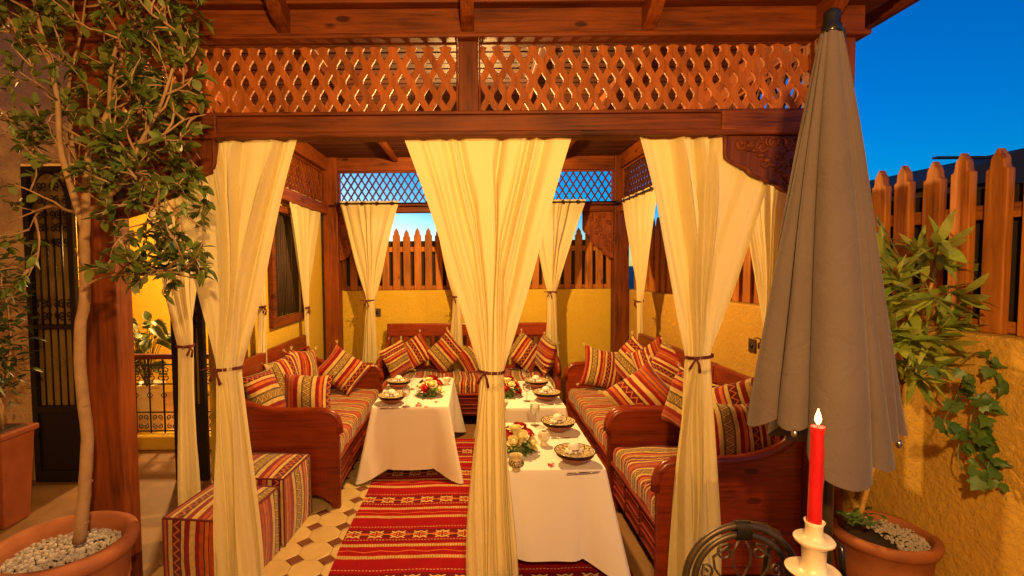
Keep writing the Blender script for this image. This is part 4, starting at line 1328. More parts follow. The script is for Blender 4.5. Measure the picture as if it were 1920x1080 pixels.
# ribbed candle globe
c = PZ(1020, 835, zT)
g_ = thing('candle_globe', 'ribbed cream glass candle globe on a small foot beside the jar', 'candle holder', (c.x, c.y, zT))
MB().lathe([(.030, 0), (.032, .004), (.022, .014), (.016, .022), (.024, .028), (.020, .032)], 24).build('foot', M['cream_cer'], g_, True, world=False)
MB().lathe([(.018, .030), (.034, .045), (.041, .062), (.040, .078), (.030, .094), (.022, .100), (.020, .098), (.028, .09), (.036, .078), (.037, .062), (.03, .048), (.0005, .036)], 48, wob=lambda a, i: 1 + .05 * math.cos(12 * a)).build('globe', M['cream_cer'], g_, True, world=False)
for px_, py_, l in ((944, 768, 'cream footed cup beside the roses on the table before the corner bench'), (838, 722, 'cream bowl at the far end of the left bench table')):
    c = PZ(px_, py_, zT)
    o = link('cup', MB().lathe([(.024, 0), (.026, .003), (.016, .014), (.022, .024), (.038, .048), (.043, .072), (.045, .075), (.040, .072), (.034, .05), (.0005, .03)], 28).mesh('cup', M['cream_cer'], True))
    o.location = (c.x, c.y, zT); tag(o, l, 'cup')

# flowers
def rosemesh(mat, R0, seed):
    r = random.Random(seed); b = MB()
    b.ball((0, 0, .0), R0 * .5, 8, (1, 1, 1.1), 5)
    for ring, (k, rad, tilt, sz) in enumerate(((3, .22, .0, .66), (4, .42, .10, .80), (5, .62, .28, .90), (6, .80, .55, .86))):
        for i in range(k):
            a = 2 * PI * i / k + ring * .7 + r.uniform(-.15, .15)
            t = tilt + r.uniform(-.1, .1)
            def fn(u, v):
                x = (u - .5) * 1.5 * sz * R0 * math.sin(PI * (.18 + .72 * v)) ** .7
                h = v * 1.15 * sz * R0
                bend = rad * R0 * .75 + math.sin(t) * h + .10 * R0 * v ** 3 - (x * x) / (R0 * 1.5)
                z = -R0 * .5 + math.cos(t) * h * 1.05 - .18 * R0 * v ** 4
                return (bend * math.cos(a) - x * math.sin(a), bend * math.sin(a) + x * math.cos(a), z), (u, v)
            b.grid(fn, 4, 4)
    return b.mesh('rose', mat, True)
ROSE = {'r': rosemesh(M['rose_r'], .036, 1), 'c': rosemesh(M['rose_c'], .036, 2), 'p': rosemesh(M['rose_p'], .02, 3)}
def leafshape(ln, wd, fold=.25, curl=.2, n=5, pw=1.0):
    vs = []; uvs = []; fs = []
    for i in range(n + 1):
        t = i / n
        h = wd / 2 * math.sin(PI * t ** pw) ** .8 if 0 < t < 1 else .0008
        z = -curl * ln * t * t
        vs += [(-h, ln * t, z + h * fold), (0, ln * t, z), (h, ln * t, z + h * fold)]
        uvs += [(.02, t), (.5, t), (.98, t)]
    for i in range(n):
        for k in (0, 1): fs.append((i * 3 + k, i * 3 + k + 1, i * 3 + k + 4, i * 3 + k + 3))
    return vs, fs, uvs
def addleaf(b, shp, mw):
    vs, fs, uvs = shp
    b.add([mw @ Vector(p) for p in vs], fs, uvs)
def orient(p, d, up, size):
    d = Vector(d).normalized(); z = Vector(up) - d * Vector(up).dot(d)
    if z.length < 1e-4: z = d.orthogonal()
    z.normalize(); x = d.cross(z)
    mw = Matrix((x * size, d * size, z * size)).transposed().to_4x4(); mw.translation = Vector(p)
    return mw
def shmesh(name, shp, mat):
    b = MB(); b.add(*shp); return b.mesh(name, mat, True)
def bouquet(label, px_, py_, scale, pat, seed):
    c = PZ(px_, py_, zT); r = random.Random(seed)
    o = thing('flower_arrangement', label, 'flowers', (c.x, c.y, zT), 0, 'rose table arrangements')
    MB().lathe([(.05 * scale, 0), (.055 * scale, .01), (.05 * scale, .04 * scale), (.03 * scale, .06 * scale), (.0005, .065 * scale)], 16).build('foam_base', M['stem'], o, True, world=False)
    for k, (dx, dy, dz) in zip(pat, ((-.045, -.02, .085), (.015, -.045, .10), (-.01, .0, .125), (.06, -.005, .095), (-.065, .035, .10), (.02, .05, .125), (-.02, -.065, .075), (.075, -.045, .06), (.065, .05, .09))):
        link('rose', ROSE[k], o, Matrix.Translation((dx * scale, dy * scale, dz * scale)) @ Matrix.Rotation(math.atan2(dy, dx), 4, 'Z') @ Matrix.Rotation(min(1.2, math.hypot(dx, dy) * 11), 4, 'Y') @ Matrix.Scale(scale * r.uniform(.85, 1.1), 4))
    lf = shmesh('leaf', leafshape(.06, .026), M['ivy'])
    for i in range(46):
        a = r.uniform(0, 6.28); el = r.uniform(-.25, .25)
        d = (math.cos(a), math.sin(a), el)
        link('leaf', lf, o, orient((.055 * scale * math.cos(a), .055 * scale * math.sin(a), r.uniform(.02, .08) * scale), d, (0, 0, 1), scale * r.uniform(.7, 1.15)))
bouquet('round arrangement of red and cream roses beside the scribbled jar', 970, 846, 1.22, 'rccrrrccr', 1)
bouquet('low arrangement of yellow and red roses on the table before the left bench', 806, 742, 1.25, 'cccrprrcr', 2)
bouquet('arrangement of cream and red roses on the table before the corner bench', 952, 742, 1.2, 'rccrcrrrc', 3)
# loose petals
def petal(px_, py_, label, s, mat, seed):
    c = PZ(px_, py_, zT); r = random.Random(seed)
    b = MB()
    for k in range(3):
        def fn(u, v):
            a = u * 2 - 1
            x = a * .012 * math.sin(PI * (.15 + .75 * v)); y = v * .022
            return (x, y, .001 + .006 * v * v + 18 * x * x + .002 * k), (u, v)
        q = MB().grid(fn, 4, 4); a = k * 2.1
        b.add([(x * math.cos(a) - y * math.sin(a), x * math.sin(a) + y * math.cos(a), z) for x, y, z in q.v], q.f)
    o = b.build('petal', mat, None, True, fix=False)
    o.location = (c.x, c.y, zT - .0006); o.rotation_euler = (0, 0, r.uniform(0, 6)); o.scale = (s, s, s)
    tag(o, label, 'petal', 'rose petals strewn on the tablecloths')
petal(1033, 873, 'single red rose petal on the cloth between jar and plate', 1.1, M['rose_r'], 1)
for i, (x, y) in enumerate(((799, 764), (785, 757), (782, 761), (788, 761), (818, 754))):
    petal(x, y, 'dark rose petal strewn on the cloth before the left bench', .9, M['rose_r'], 10 + i)

# ---------------------------------------------------------------- closed parasol
YU = 1.80
uc = PY(1552, 500, YU)
ub = thing('parasol', 'closed taupe parasol with black cap standing before the right bench', 'parasol', (uc.x, uc.y, 0))
ztip = PY(1542, 58, YU).z
zhem = PY(1545, 850, YU).z
NF = 8
lobes = [(.00, 1.00), (.13, .86), (.25, 1.05), (.37, .90), (.50, 1.0), (.62, 1.08), (.735, .84), (.86, 1.06)]
def fold(u, v):
    a = 2 * PI * u
    r0 = .026 + .182 * (v ** .92)
    w_ = u + .030 * math.sin(2 * a + 1) + .018 * math.sin(3 * a + 2.4)
    th1 = 2 * PI * 10 * w_ + 1.4 * v + .8 * math.sin(3 * v + 2 * a)
    m1 = (.5 + .5 * math.cos(th1)) ** 1.25
    m2 = .5 + .5 * math.cos(2 * PI * 4 * w_ - 1.1 * v + 2.2)
    m3 = math.cos(2 * PI * 27 * w_ + 5 * v + 1.5 * math.sin(6 * v))
    dp = .18 + .46 * v ** .5
    r_ = r0 * (1.10 - dp + dp * (.70 * m1 + .36 * m2)) + .004 * v * m3
    a2 = a + .17 * (.3 + .7 * v) * math.sin(th1) + .10 * v
    hem = zhem + .045 + .07 * math.cos(2 * a + .25) - .06 * m1 - .045 * m2 + .085
    z = ztip + (hem - ztip) * v
    x = uc.x - .008 + r_ * math.cos(a2) * 1.10 + .004 * v
    y = uc.y + r_ * math.sin(a2)
    return (x, y, z), (u, v)
MB().grid(fold, 420, 70).build('canopy', M['taupe'], ub, True, fix=False)
px0 = uc.x + .02
MB().lathe([(.030, 0), (.033, .01), (.030, .03), (.026, .035), (.027, .062), (.024, .078), (.012, .086), (.0005, .087)], 20, (uc.x - .008, uc.y, ztip - .012)).build('cap', M['black'], ub, True)
MB().tube([(px0, uc.y, .06), (px0, uc.y, ztip)], .019, 14).build('pole', M['bronze'], ub, True)
MB().tube([(px0, uc.y, .06), (px0, uc.y, .62)], .026, 14).build('pole_sleeve', M['bronze'], ub, True)
MB().tube([(px0 - .055, uc.y - .02, .80), (px0 - .055, uc.y - .02, zhem + .2)], .017, 12).build('crank_tube', M['bronze'], ub, True)
c_ = MB().tube([(px0 - .0, uc.y - .028, .90), (px0 - .0, uc.y - .075, .90), (px0 + .01, uc.y - .075, .80)], .011, 8)
c_.ball((px0 + .01, uc.y - .075, .79), .017, 8)
c_.build('crank', M['black'], ub, True)
for u_ in (.56, .66, .78, .88):
    tp_ = fold(u_, 1)[0]
    MB().ball((tp_[0], tp_[1], tp_[2] - .008), .011, 8, (1, 1, 1.4)).build('rib_tip', M['steel'], ub, True)
MB().lathe([(.24, .002), (.25, .01), (.25, .05), (.22, .065), (.05, .07), (.035, .10), (.034, .16), (.0005, .16)], 32, (px0, uc.y, 0)).build('base', M['bronze'], ub, True)

# ---------------------------------------------------------------- table with candle, in front of the camera
YK = 1.36
cb = PY(1527, 980, YK)
bt = thing('bistro_table', 'small round iron bistro table carrying the white candlestick', 'table', (cb.x, cb.y - .1, 0))
MB().lathe([(.0005, .735), (.36, .735), (.37, .745), (.37, .755), (.36, .76), (.0005, .76)], 40, (cb.x, cb.y - .1, 0)).build('tabletop', M['bronze'], bt, True)
for k in range(3):
    a = 2 * PI * k / 3 + .4
    MB().tube([(cb.x + .30 * math.cos(a), cb.y - .1 + .30 * math.sin(a), .001), (cb.x + .08 * math.cos(a), cb.y - .1 + .08 * math.sin(a), .40), (cb.x + .24 * math.cos(a), cb.y - .1 + .24 * math.sin(a), .734)], .011, 8).build('leg', M['bronze'], bt, True)
hz = cb.z - .76
sr = YK / FPX
def wobs(a, i): return 1 + .03 * math.sin(3 * a + i * .7)
prof = [(.075, 0), (.08, .01), (.055, .03), (.03, .05), (.026, .10), (.034, .14), (.026, .18)]
p0 = hz - 105 * sr
prof += [(26 * sr, p0 - .03), (27 * sr, p0), (46 * sr, p0 + 8 * sr), (47 * sr, p0 + 11 * sr), (43 * sr, p0 + 12 * sr), (22 * sr, p0 + 9 * sr), (20 * sr, p0 + 30 * sr), (21 * sr, p0 + 58 * sr),
         (33 * sr, p0 + 68 * sr), (35 * sr, p0 + 74 * sr), (33 * sr, p0 + 76 * sr), (18 * sr, p0 + 74 * sr), (14.5 * sr, p0 + 82 * sr), (15 * sr, p0 + 100 * sr), (18 * sr, p0 + 108 * sr), (16.5 * sr, p0 + 109 * sr), (13.5 * sr, p0 + 102 * sr), (.0005, p0 + 98 * sr)]
hs_ = MB().lathe(prof, 36, (cb.x, cb.y, .7605), wob=wobs).build('candlestick', M['white_cer'], None, True)
tag(hs_, 'white ceramic candlestick with two drip trays holding the red candle', 'candlestick')
ca = thing('candle', 'tall lit red taper candle in the white candlestick', 'candle', (cb.x, cb.y, .7605 + p0 + 98 * sr + .0005))
ct = PY(1533, 800, YK)
clen = ct.z - (.7605 + p0 + 98 * sr)
tl = Vector((ct.x - cb.x, 0, 0))
def cw(u, v):
    a = 2 * PI * u
    r_ = (12.2 - 1.4 * v) * sr * (1 + .04 * math.sin(5 * a + 8 * v) + (.22 * max(0, math.cos(a + .25)) ** 10 * (.55 + .45 * math.sin(26 * v + 1)) * (v > .35) + .14 * max(0, math.cos(a + 1.6)) ** 14 * (v > .6)))
    return (tl.x * v + r_ * math.cos(a), r_ * math.sin(a), clen * v), (u, v)
b = MB().grid(cw, 24, 22)
b.add([(tl.x, 0, clen - .004)] + [cw(i / 24, 1)[0] for i in range(24)], [(0, 1 + i, 1 + (i + 1) % 24) for i in range(24)])
b.build('wax', M['wax'], ca, True, world=False)
MB().tube([(tl.x, 0, clen - .004), (tl.x + .001, 0, clen + .012)], .0012, 6).build('wick', M['wick'], ca, True, world=False)
MB().lathe([(.0005, 0), (.0065, .008), (.0085, .016), (.0065, .027), (.003, .038), (.0005, .046)], 14, (tl.x + .001, 0, clen + .004)).build('flame', M['flame'], ca, True, world=False)
def lamp(name, parent, loc, watts, rad, col=LAMP_COL):
    l = bpy.data.lights.new(name, 'POINT'); l.energy = watts; l.color = col; l.shadow_soft_size = rad
    o = bpy.data.objects.new(name, l); COL.objects.link(o); o.parent = parent; o.location = loc
    return o
lamp('flame_light', ca, (tl.x + .001, 0, clen + .026), W_CANDLE, .006, (1.0, .55, .18))

# ---------------------------------------------------------------- iron chair
YH = 1.62
ch = PY(1392, 985, YH)
hr_ = 108 * YH / FPX
chair = thing('chair', 'bronzed iron bistro chair with scrolled arched back in front of the bench', 'chair', (ch.x, YH, 0))
cz = ch.z - hr_
def bt_(pts, r, name, n=8): return MB().tube([(p, YH + .0 + dy, q) for p, q, dy in pts], r, n).build(name, M['bronze'], chair, True)
for rr, r_, ex in ((hr_, .0115, 0), (hr_ - .030, .0105, 0)):
    pts = [(ch.x - rr * 1.0, .46, 0)] + [(ch.x + rr * math.cos(a) * 1.0, cz + rr * math.sin(a), 0) for a in [PI - PI * i / 28 for i in range(29)]] + [(ch.x + rr, .46, 0)]
    bt_(pts, r_, 'back_hoop', 10)
# arm running down to the right from the crown
pts = [(ch.x + .02, ch.z - .002, .012), (ch.x + .08, ch.z - .014, .02), (ch.x + .15, ch.z - .06, .06), (ch.x + .22, ch.z - .13, .16), (ch.x + .26, ch.z - .26, .30), (ch.x + .25, .47, .34)]
bt_(pts, .0115, 'arm_hoop', 10)
wr = MB()
for i in range(9):
    x = ch.x - .022 + .0055 * i
    wr.torus((x, YH, ch.z - .016), .030, .0032, lambda a, b_: Vector((0, a * .62, b_)), 14, 5)
wr.build('binding', M['iron'], chair, True)
zc_ = ch.z - .055
for s_ in (-1, 1):
    # heart scroll at the crown
    q = spiral(0, 0, .006, .030, 0, 1.35, 20)
    q = [(ch.x + s_ * (.055 + a_), zc_ - .035 + b_) for a_, b_ in q]
    q += [(ch.x + s_ * .094, zc_ - .05), (ch.x + s_ * .088, zc_ - .09), (ch.x + s_ * .06, zc_ - .13), (ch.x + s_ * .02, zc_ - .175), (ch.x, zc_ - .20)]
    MB().tube([(a_, YH, b_) for a_, b_ in q], .0042, 6).build('scroll', M['bronze'], chair, True)
    # crossing ribs
    q = [(ch.x + s_ * .008, zc_ + .012), (ch.x + s_ * .030, zc_ - .03), (ch.x + s_ * .032, zc_ - .07), (ch.x + s_ * .010, zc_ - .115), (ch.x - s_ * .03, zc_ - .16), (ch.x - s_ * .06, zc_ - .24), (ch.x - s_ * .05, zc_ - .34)]
    MB().tube([(a_, YH + s_ * .003, b_) for a_, b_ in q], .004, 6).build('rib', M['bronze'], chair, True)
    q = spiral(0, 0, .005, .026, PI, -1.3, 18)
    q = [(ch.x + s_ * (.118 + a_), zc_ - .10 + b_) for a_, b_ in q] + [(ch.x + s_ * .13, zc_ - .18), (ch.x + s_ * .10, zc_ - .26), (ch.x + s_ * .06, zc_ - .34)]
    MB().tube([(a_, YH, b_) for a_, b_ in q], .0042, 6).build('scroll', M['bronze'], chair, True)
MB().lathe([(.0005, .445), (.19, .445), (.2, .455), (.2, .465), (.19, .475), (.0005, .478)], 32, (ch.x, YH + .19, 0)).build('seat', M['bronze'], chair, True)
for sx, yy in ((-1, 0.0), (1, 0.0), (-1, .36), (1, .36)):
    MB().tube([(ch.x + sx * .17, YH + yy, .46), (ch.x + sx * .19, YH + yy + (.0 if yy < .1 else .04), .012)], .0115, 8).build('leg', M['bronze'], chair, True)

# ---------------------------------------------------------------- pots
def potprof(r, h): return [(r * .60, 0), (r * .62, .01), (r * .78, h * .35), (r * .90, h * .70), (r * .92, h * .86), (r * .98, h * .88), (r * 1.03, h * .91), (r * 1.05, h * .95), (r * 1.03, h * .985), (r * .98, h),
                              (r * .90, h), (r * .86, h * .98), (r * .85, h * .90), (r * .84, h * .84)]
def pebbles(parent, c, rad, z, n, seed, s0=.008, s1=.016, x0=-9):
    r = random.Random(seed); b = MB()
    for i in range(n):
        a = r.uniform(0, 6.28); q = rad * math.sqrt(r.random())
        if q * math.cos(a) < x0: continue
        s_ = r.uniform(s0, s1)
        b.ball((c[0] + q * math.cos(a), c[1] + q * math.sin(a), z + r.uniform(0, .018) + .02 * (1 - q / rad)), s_, 5, (1, r.uniform(.7, 1), r.uniform(.6, .9)), 3)
    b.build('pebbles', M['peb'], parent, False, kind='stuff')
YT = 2.30
pc = PY(118, 1012, YT)
rp, hp = 118 * YT / FPX, pc.z
tpot = thing('plant_pot', 'large round terracotta pot with white pebbles under the ficus tree', 'pot', (pc.x, YT, 0), 0, 'round terracotta pots')
pb_ = MB().lathe(potprof(rp, hp), 48, (pc.x, YT, 0)).build('pot_body', M['terra'], tpot, True)
orn = MB()
for k in range(10):
    a = 2 * PI * k / 10 + .2
    cx, cy, zz = pc.x + rp * .86 * math.cos(a), YT + rp * .86 * math.sin(a), hp * .66
    t = Vector((-math.sin(a), math.cos(a), 0))
    orn.torus((cx, cy, zz), .05, .009, lambda p, q, t=t: t * p + Vector((0, 0, q)), 16, 5)
orn.build('pot_ornament', M['terra'], pb_, True)
MB().lathe([(.0005, hp * .86), (rp * .84, hp * .86), (rp * .845, hp * .80), (.0005, hp * .80)], 32, (pc.x, YT, 0)).build('soil', M['soil'], tpot)
pebbles(tpot, (pc.x, YT), rp * .80, hp * .865, 900, 3, .007, .015)
YP = 2.62
rc_ = PY(1655, 992, YP)
rp2, hp2 = 84 * YP / FPX, rc_.z
rpot = thing('plant_pot', 'terracotta pot with pale pebbles and ivy by the stucco wall', 'pot', (rc_.x, YP, 0), 0, 'round terracotta pots')
MB().lathe(potprof(rp2, hp2), 48, (rc_.x, YP, 0)).build('pot_body', M['terra'], rpot, True)
MB().lathe([(.0005, hp2 * .90), (rp2 * .85, hp2 * .90), (rp2 * .845, hp2 * .8), (.0005, hp2 * .8)], 32, (rc_.x, YP, 0)).build('soil', M['soil'], rpot)
pebbles(rpot, (rc_.x, YP), rp2 * .82, hp2 * .905, 800, 5, .006, .012, -.02)
# square planter at far left with a shrub
Y5 = 3.55
pl0, pl1 = -3.75, -3.37
ptop = PY(30, 828, Y5).z
sp_ = thing('planter', 'tall square dark clay planter beside the iron gate', 'planter', ((pl0 + pl1) / 2, Y5 + .14, 0))
MB().hexa([(pl0 + .04, Y5 + .03, .001), (pl1 - .04, Y5 + .03, .001), (pl1 - .04, Y5 + .25, .001), (pl0 + .04, Y5 + .25, .001)], [(pl0, Y5, ptop), (pl1, Y5, ptop), (pl1, Y5 + .28, ptop), (pl0, Y5 + .28, ptop)]).build('planter_body', M['terrad'], sp_, False, .012)
MB().box(pl0 - .02, pl1 + .02, Y5 - .02, Y5 + .30, ptop + .001, ptop + .045).build('planter_rim', M['terrad'], sp_, False, .01)
MB().box(pl0 + .03, pl1 - .03, Y5 + .03, Y5 + .25, ptop + .046, ptop + .05).build('soil', M['soil'], sp_)

# ---------------------------------------------------------------- plants
def cap_leaves(parent, name, me, shp, mat, lst, limit=290):
    """first `limit` leaves as parts, the rest as one mesh"""
    rnd2 = random.Random(len(lst)); rnd2.shuffle(lst)
    og = origin(parent)
    T = Matrix.Translation(-og)
    v0, f0, u0 = shp
    shps = [shp] + [([(x * wx, y * ly, z * c + b_ * x * x * 12 + s_ * y * x * 6) for x, y, z in v0], f0, u0) for wx, ly, c, b_, s_ in ((.82, 1.12, 2.2, .3, .4), (1.12, .9, .2, -.5, -.6), (.95, 1.0, -.8, .6, .9))]
    mes = [me] + [shmesh('leaf', q, mat) for q in shps[1:]]
    for i, mw in enumerate(lst[:limit]): link('leaf', mes[i % 4], parent, T @ mw)
    if len(lst) > limit:
        b = MB()
        for i, mw in enumerate(lst[limit:]): addleaf(b, shps[i % 4], T @ mw)
        b.build(name, mat, parent, True, world=False, kind='stuff', fix=False)
# ficus tree
ft = thing('ficus_tree', 'slim ficus tree with pale trunk and open leafy crown in the terracotta pot', 'tree', (PY(152, 1010, YT).x, YT, hp * .86))
def pl(pts): return [PY(x, y, YT + d) for x, y, d in pts]
def smooth(pts, n=4):
    pts = [Vector(p) for p in pts]; out = []
    for i in range(len(pts) - 1):
        p0, p1, p2, p3 = pts[max(i - 1, 0)], pts[i], pts[i + 1], pts[min(i + 2, len(pts) - 1)]
        for k in range(n):
            t = k / n
            out.append(.5 * ((2 * p1) + (p2 - p0) * t + (2 * p0 - 5 * p1 + 4 * p2 - p3) * t * t + (3 * p1 - p0 - 3 * p2 + p3) * t ** 3))
    out.append(pts[-1]); return out
r = random.Random(11)
tk = MB()
tp = smooth(pl([(148, 1016, 0), (158, 930, .0), (163, 820, .0), (152, 700, .01), (150, 620, 0), (160, 545, 0), (158, 470, 0), (160, 400, 0)]), 4)
tk.tube([p + Vector((r.uniform(-.002, .002), r.uniform(-.002, .002), 0)) for p in tp], [.028 - .008 * i / len(tp) for i in range(len(tp))], 10)
for k in range(16):
    p = tp[r.randrange(2, len(tp) - 6)]; a = r.uniform(0, 6.28)
    tk.ball((p.x + .023 * math.cos(a), p.y + .023 * math.sin(a), p.z), r.uniform(.006, .011), 5, (1, 1, .8), 3)
trunk = tk.build('trunk', M['bark'], ft, True)
limbs = [([(160, 405, 0), (163, 330, .02), (172, 270, .03), (205, 205, .05), (222, 130, .04), (248, 50, .06), (262, -40, .05)], .020),
         ([(158, 430, 0), (130, 340, -.03), (112, 270, -.05), (108, 190, -.06), (92, 110, -.05), (70, 30, -.08), (55, -50, -.1)], .017),
         ([(160, 400, 0), (190, 380, .0), (235, 335, -.04), (262, 270, -.06), (300, 200, -.10), (330, 110, -.12), (350, 60, -.1)], .014),
         ([(150, 400, 0), (128, 395, .05), (95, 385, .1), (70, 400, .14), (55, 430, .16)], .008),
         ([(165, 330, .02), (140, 300, .10), (132, 230, .14), (130, 150, .18), (150, 70, .22), (160, 0, .2)], .013),
         ([(112, 275, -.05), (60, 258, -.02), (25, 230, .02), (0, 205, .02), (-30, 190, .02)], .009),
         ([(172, 270, .03), (225, 240, .10), (262, 220, .14), (315, 195, .16), (372, 172, .16)], .008),
         ([(205, 205, .05), (210, 120, -.02), (235, 60, -.08), (300, 20, -.12), (330, -20, -.1)], .010),
         ([(158, 540, 0), (180, 525, -.02), (225, 515, -.04), (270, 510, -.06), (320, 505, -.06), (360, 500, -.05)], .006),
         ([(235, 335, -.04), (270, 330, -.08), (300, 360, -.1), (330, 400, -.1), (345, 430, -.1)], .007),
         ([(92, 110, -.05), (50, 90, .0), (20, 60, .05), (-20, 40, .05)], .008),
         ([(262, 270, -.06), (310, 250, -.1), (345, 225, -.1), (385, 215, -.1)], .006),
         ([(163, 330, .02), (215, 300, .08), (268, 260, .12), (330, 262, .14), (360, 300, .14)], .007)]
br = MB()
twpts = []
for pts, r0 in limbs:
    q = smooth(pl(pts), 4)
    br.tube(q, [r0 * (1 - .75 * i / len(q)) for i in range(len(q))], 7)
    for i in range(3, len(q)): twpts.append((q[i], (q[i] - q[i - 1]).normalized()))
def inside(p):
    d = p - CAMPOS; c = CM.transposed() @ d
    x, y = CX + FPX * c.x / -c.z, CY - FPX * c.y / -c.z
    return x, y
lm = []
LS = leafshape(.054, .029, .22, .30)
def twig(p, d, ln, depth):
    n = 5
    pts = [p.copy()]
    for i in range(n):
        d = (d + Vector((r.gauss(0, .28), r.gauss(0, .28), r.gauss(.02, .22)))).normalized()
        pts.append(pts[-1] + d * ln / n)
    x, y = inside(pts[-1])
    if x > 392 or y > 565 or y < -90: return
    if x < 300 and 330 < y < 545 and 180 > x > 60 and r.random() < .7: return
    br.tube(pts, [.0042 - .0005 * i for i in range(n + 1)] if depth else [.006 - .0007 * i for i in range(n + 1)], 5)
    if depth < 2:
        for k in range(r.choice((1, 2, 2))): twig(pts[r.randrange(2, n + 1)], (d + Vector((r.gauss(0, .7), r.gauss(0, .7), r.gauss(.1, .5)))).normalized(), ln * .75, depth + 1)
    if depth >= 1 or r.random() < .4:
        for k in range(r.randrange(5, 10)):
            t = r.uniform(.35, 1); i = min(n - 1, int(t * n)); pp = pts[i].lerp(pts[i + 1], t * n - i)
            dd = (d + Vector((r.gauss(0, .8), r.gauss(0, .8), r.gauss(-.15, .5))))
            lm.append(orient(pp, dd, Vector((r.gauss(0, .5), r.gauss(-.2, .5), 1)), r.uniform(.65, 1.25)))
for p, d in twpts:
    x, y = inside(p)
    pr = .80 if (y < 140 or x > 215) else .45
    if x > 200 and y > 330: pr = .9
    if r.random() < pr:
        twig(p, (d + Vector((r.gauss(0, .9), r.gauss(0, .9), r.gauss(.1, .6)))).normalized(), r.uniform(.14, .30), 0)
br.build('branches', M['bark'], ft, True)
cap_leaves(ft, 'crown', shmesh('leaf', LS, M['leaf']), LS, M['leaf'], lm)

# shrub in the square planter
sb = thing('shrub', 'dark leafy shrub with two stems in the square planter', 'shrub', ((pl0 + pl1) / 2, Y5 + .14, ptop + .05))
b = MB(); lm = []
for k in range(4):
    p = Vector(((pl0 + pl1) / 2 + r.uniform(-.1, .1), Y5 + .14 + r.uniform(-.08, .08), ptop + .05)); pts = [p]
    for i in range(8):
        pts.append(pts[-1] + Vector((r.gauss(0, .03), r.gauss(0, .03), .15)))
    b.tube(pts, [.012 - .001 * i for i in range(9)], 6)
    for i in range(2, 9):
        for q in range(16):
            dd = Vector((r.gauss(0, 1), r.gauss(0, 1), r.gauss(.2, .6))).normalized()
            lm.append(orient(pts[i] + dd * r.uniform(.02, .17), dd, Vector((r.gauss(0, .5), r.gauss(0, .5), 1)), r.uniform(.8, 1.3)))
b.build('stems', M['bark'], sb, True)
LD = leafshape(.075, .030, .2, .3)
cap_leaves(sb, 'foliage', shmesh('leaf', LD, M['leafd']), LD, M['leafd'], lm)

# tall cane plant leaning along the stucco wall
cp = thing('cane_plant', 'leaning yellow cane plant with long pointed leaves against the stucco wall', 'plant', tuple(PY(1612, 965, YP - .02)))
q = smooth([PY(1612, 968, YP - .02), PY(1640, 870, YP - .02), PY(1672, 780, YP - .03), PY(1690, 720, YP - .04), PY(1720, 620, YP - .06), PY(1748, 530, YP - .1)], 5)
cs = MB().tube(q, [.013 - .006 * i / len(q) for i in range(len(q))], 8)
for i in range(2, len(q), 3): cs.tube([q[i] - Vector((0, 0, .003)), q[i] + Vector((0, 0, .003))], .0155 - .006 * i / len(q), 8)
cs.build('cane', M['cane'], cp, True)
r = random.Random(5)
st = MB(); lm = []
tips = [((1690, 720), (1650, 640)), ((1700, 690), (1655, 560)), ((1715, 640), (1680, 500)), ((1725, 600), (1660, 430)), ((1735, 580), (1720, 470)), ((1748, 530), (1790, 500)), ((1740, 560), (1800, 560)), ((1720, 620), (1790, 610)),
        ((1715, 640), (1800, 650)), ((1700, 690), (1760, 680)), ((1690, 720), (1840, 690)), ((1725, 600), (1640, 470)), ((1748, 530), (1760, 455)), ((1700, 680), (1640, 600)), ((1720, 610), (1690, 560)), ((1715, 650), (1740, 640)), ((1735, 590), (1750, 560)),
        ((1700, 690), (1690, 640)), ((1725, 620), (1830, 640)), ((1690, 715), (1720, 710)), ((1720, 600), (1670, 520))]
for (x0, y0), (x1, y1) in tips:
    Y0 = YP - .05; Y1 = YP - .08 + r.uniform(-.22, .10)
    a, b_ = PY(x0, y0, Y0), PY(x1, y1, Y1)
    md = a.lerp(b_, .5) + Vector((0, 0, .04))
    pts = smooth([a, md, b_], 4)
    st.tube(pts, [.005 - .0004 * i for i in range(len(pts))], 5)
    n = r.randrange(13, 18)
    for k in range(n):
        t = .35 + .65 * k / (n - 1); f_ = t * (len(pts) - 1); i = min(len(pts) - 2, int(f_)); pp = pts[i].lerp(pts[i + 1], f_ - i)
        base = (pts[i + 1] - pts[i]).normalized()
        dd = base * .6 + Vector((r.gauss(0, .6), r.gauss(-.15, .5), r.gauss(-.05, .5)))
        lm.append(orient(pp, dd, Vector((r.gauss(0, .4), r.gauss(-.4, .4), 1)), r.uniform(.55, 1.1)))
st.build('stems', M['stem'], cp, True)
LB = leafshape(.18, .042, .25, .22, 7, .8)
cap_leaves(cp, 'foliage', shmesh('leaf', LB, M['bam']), LB, M['bam'], lm)

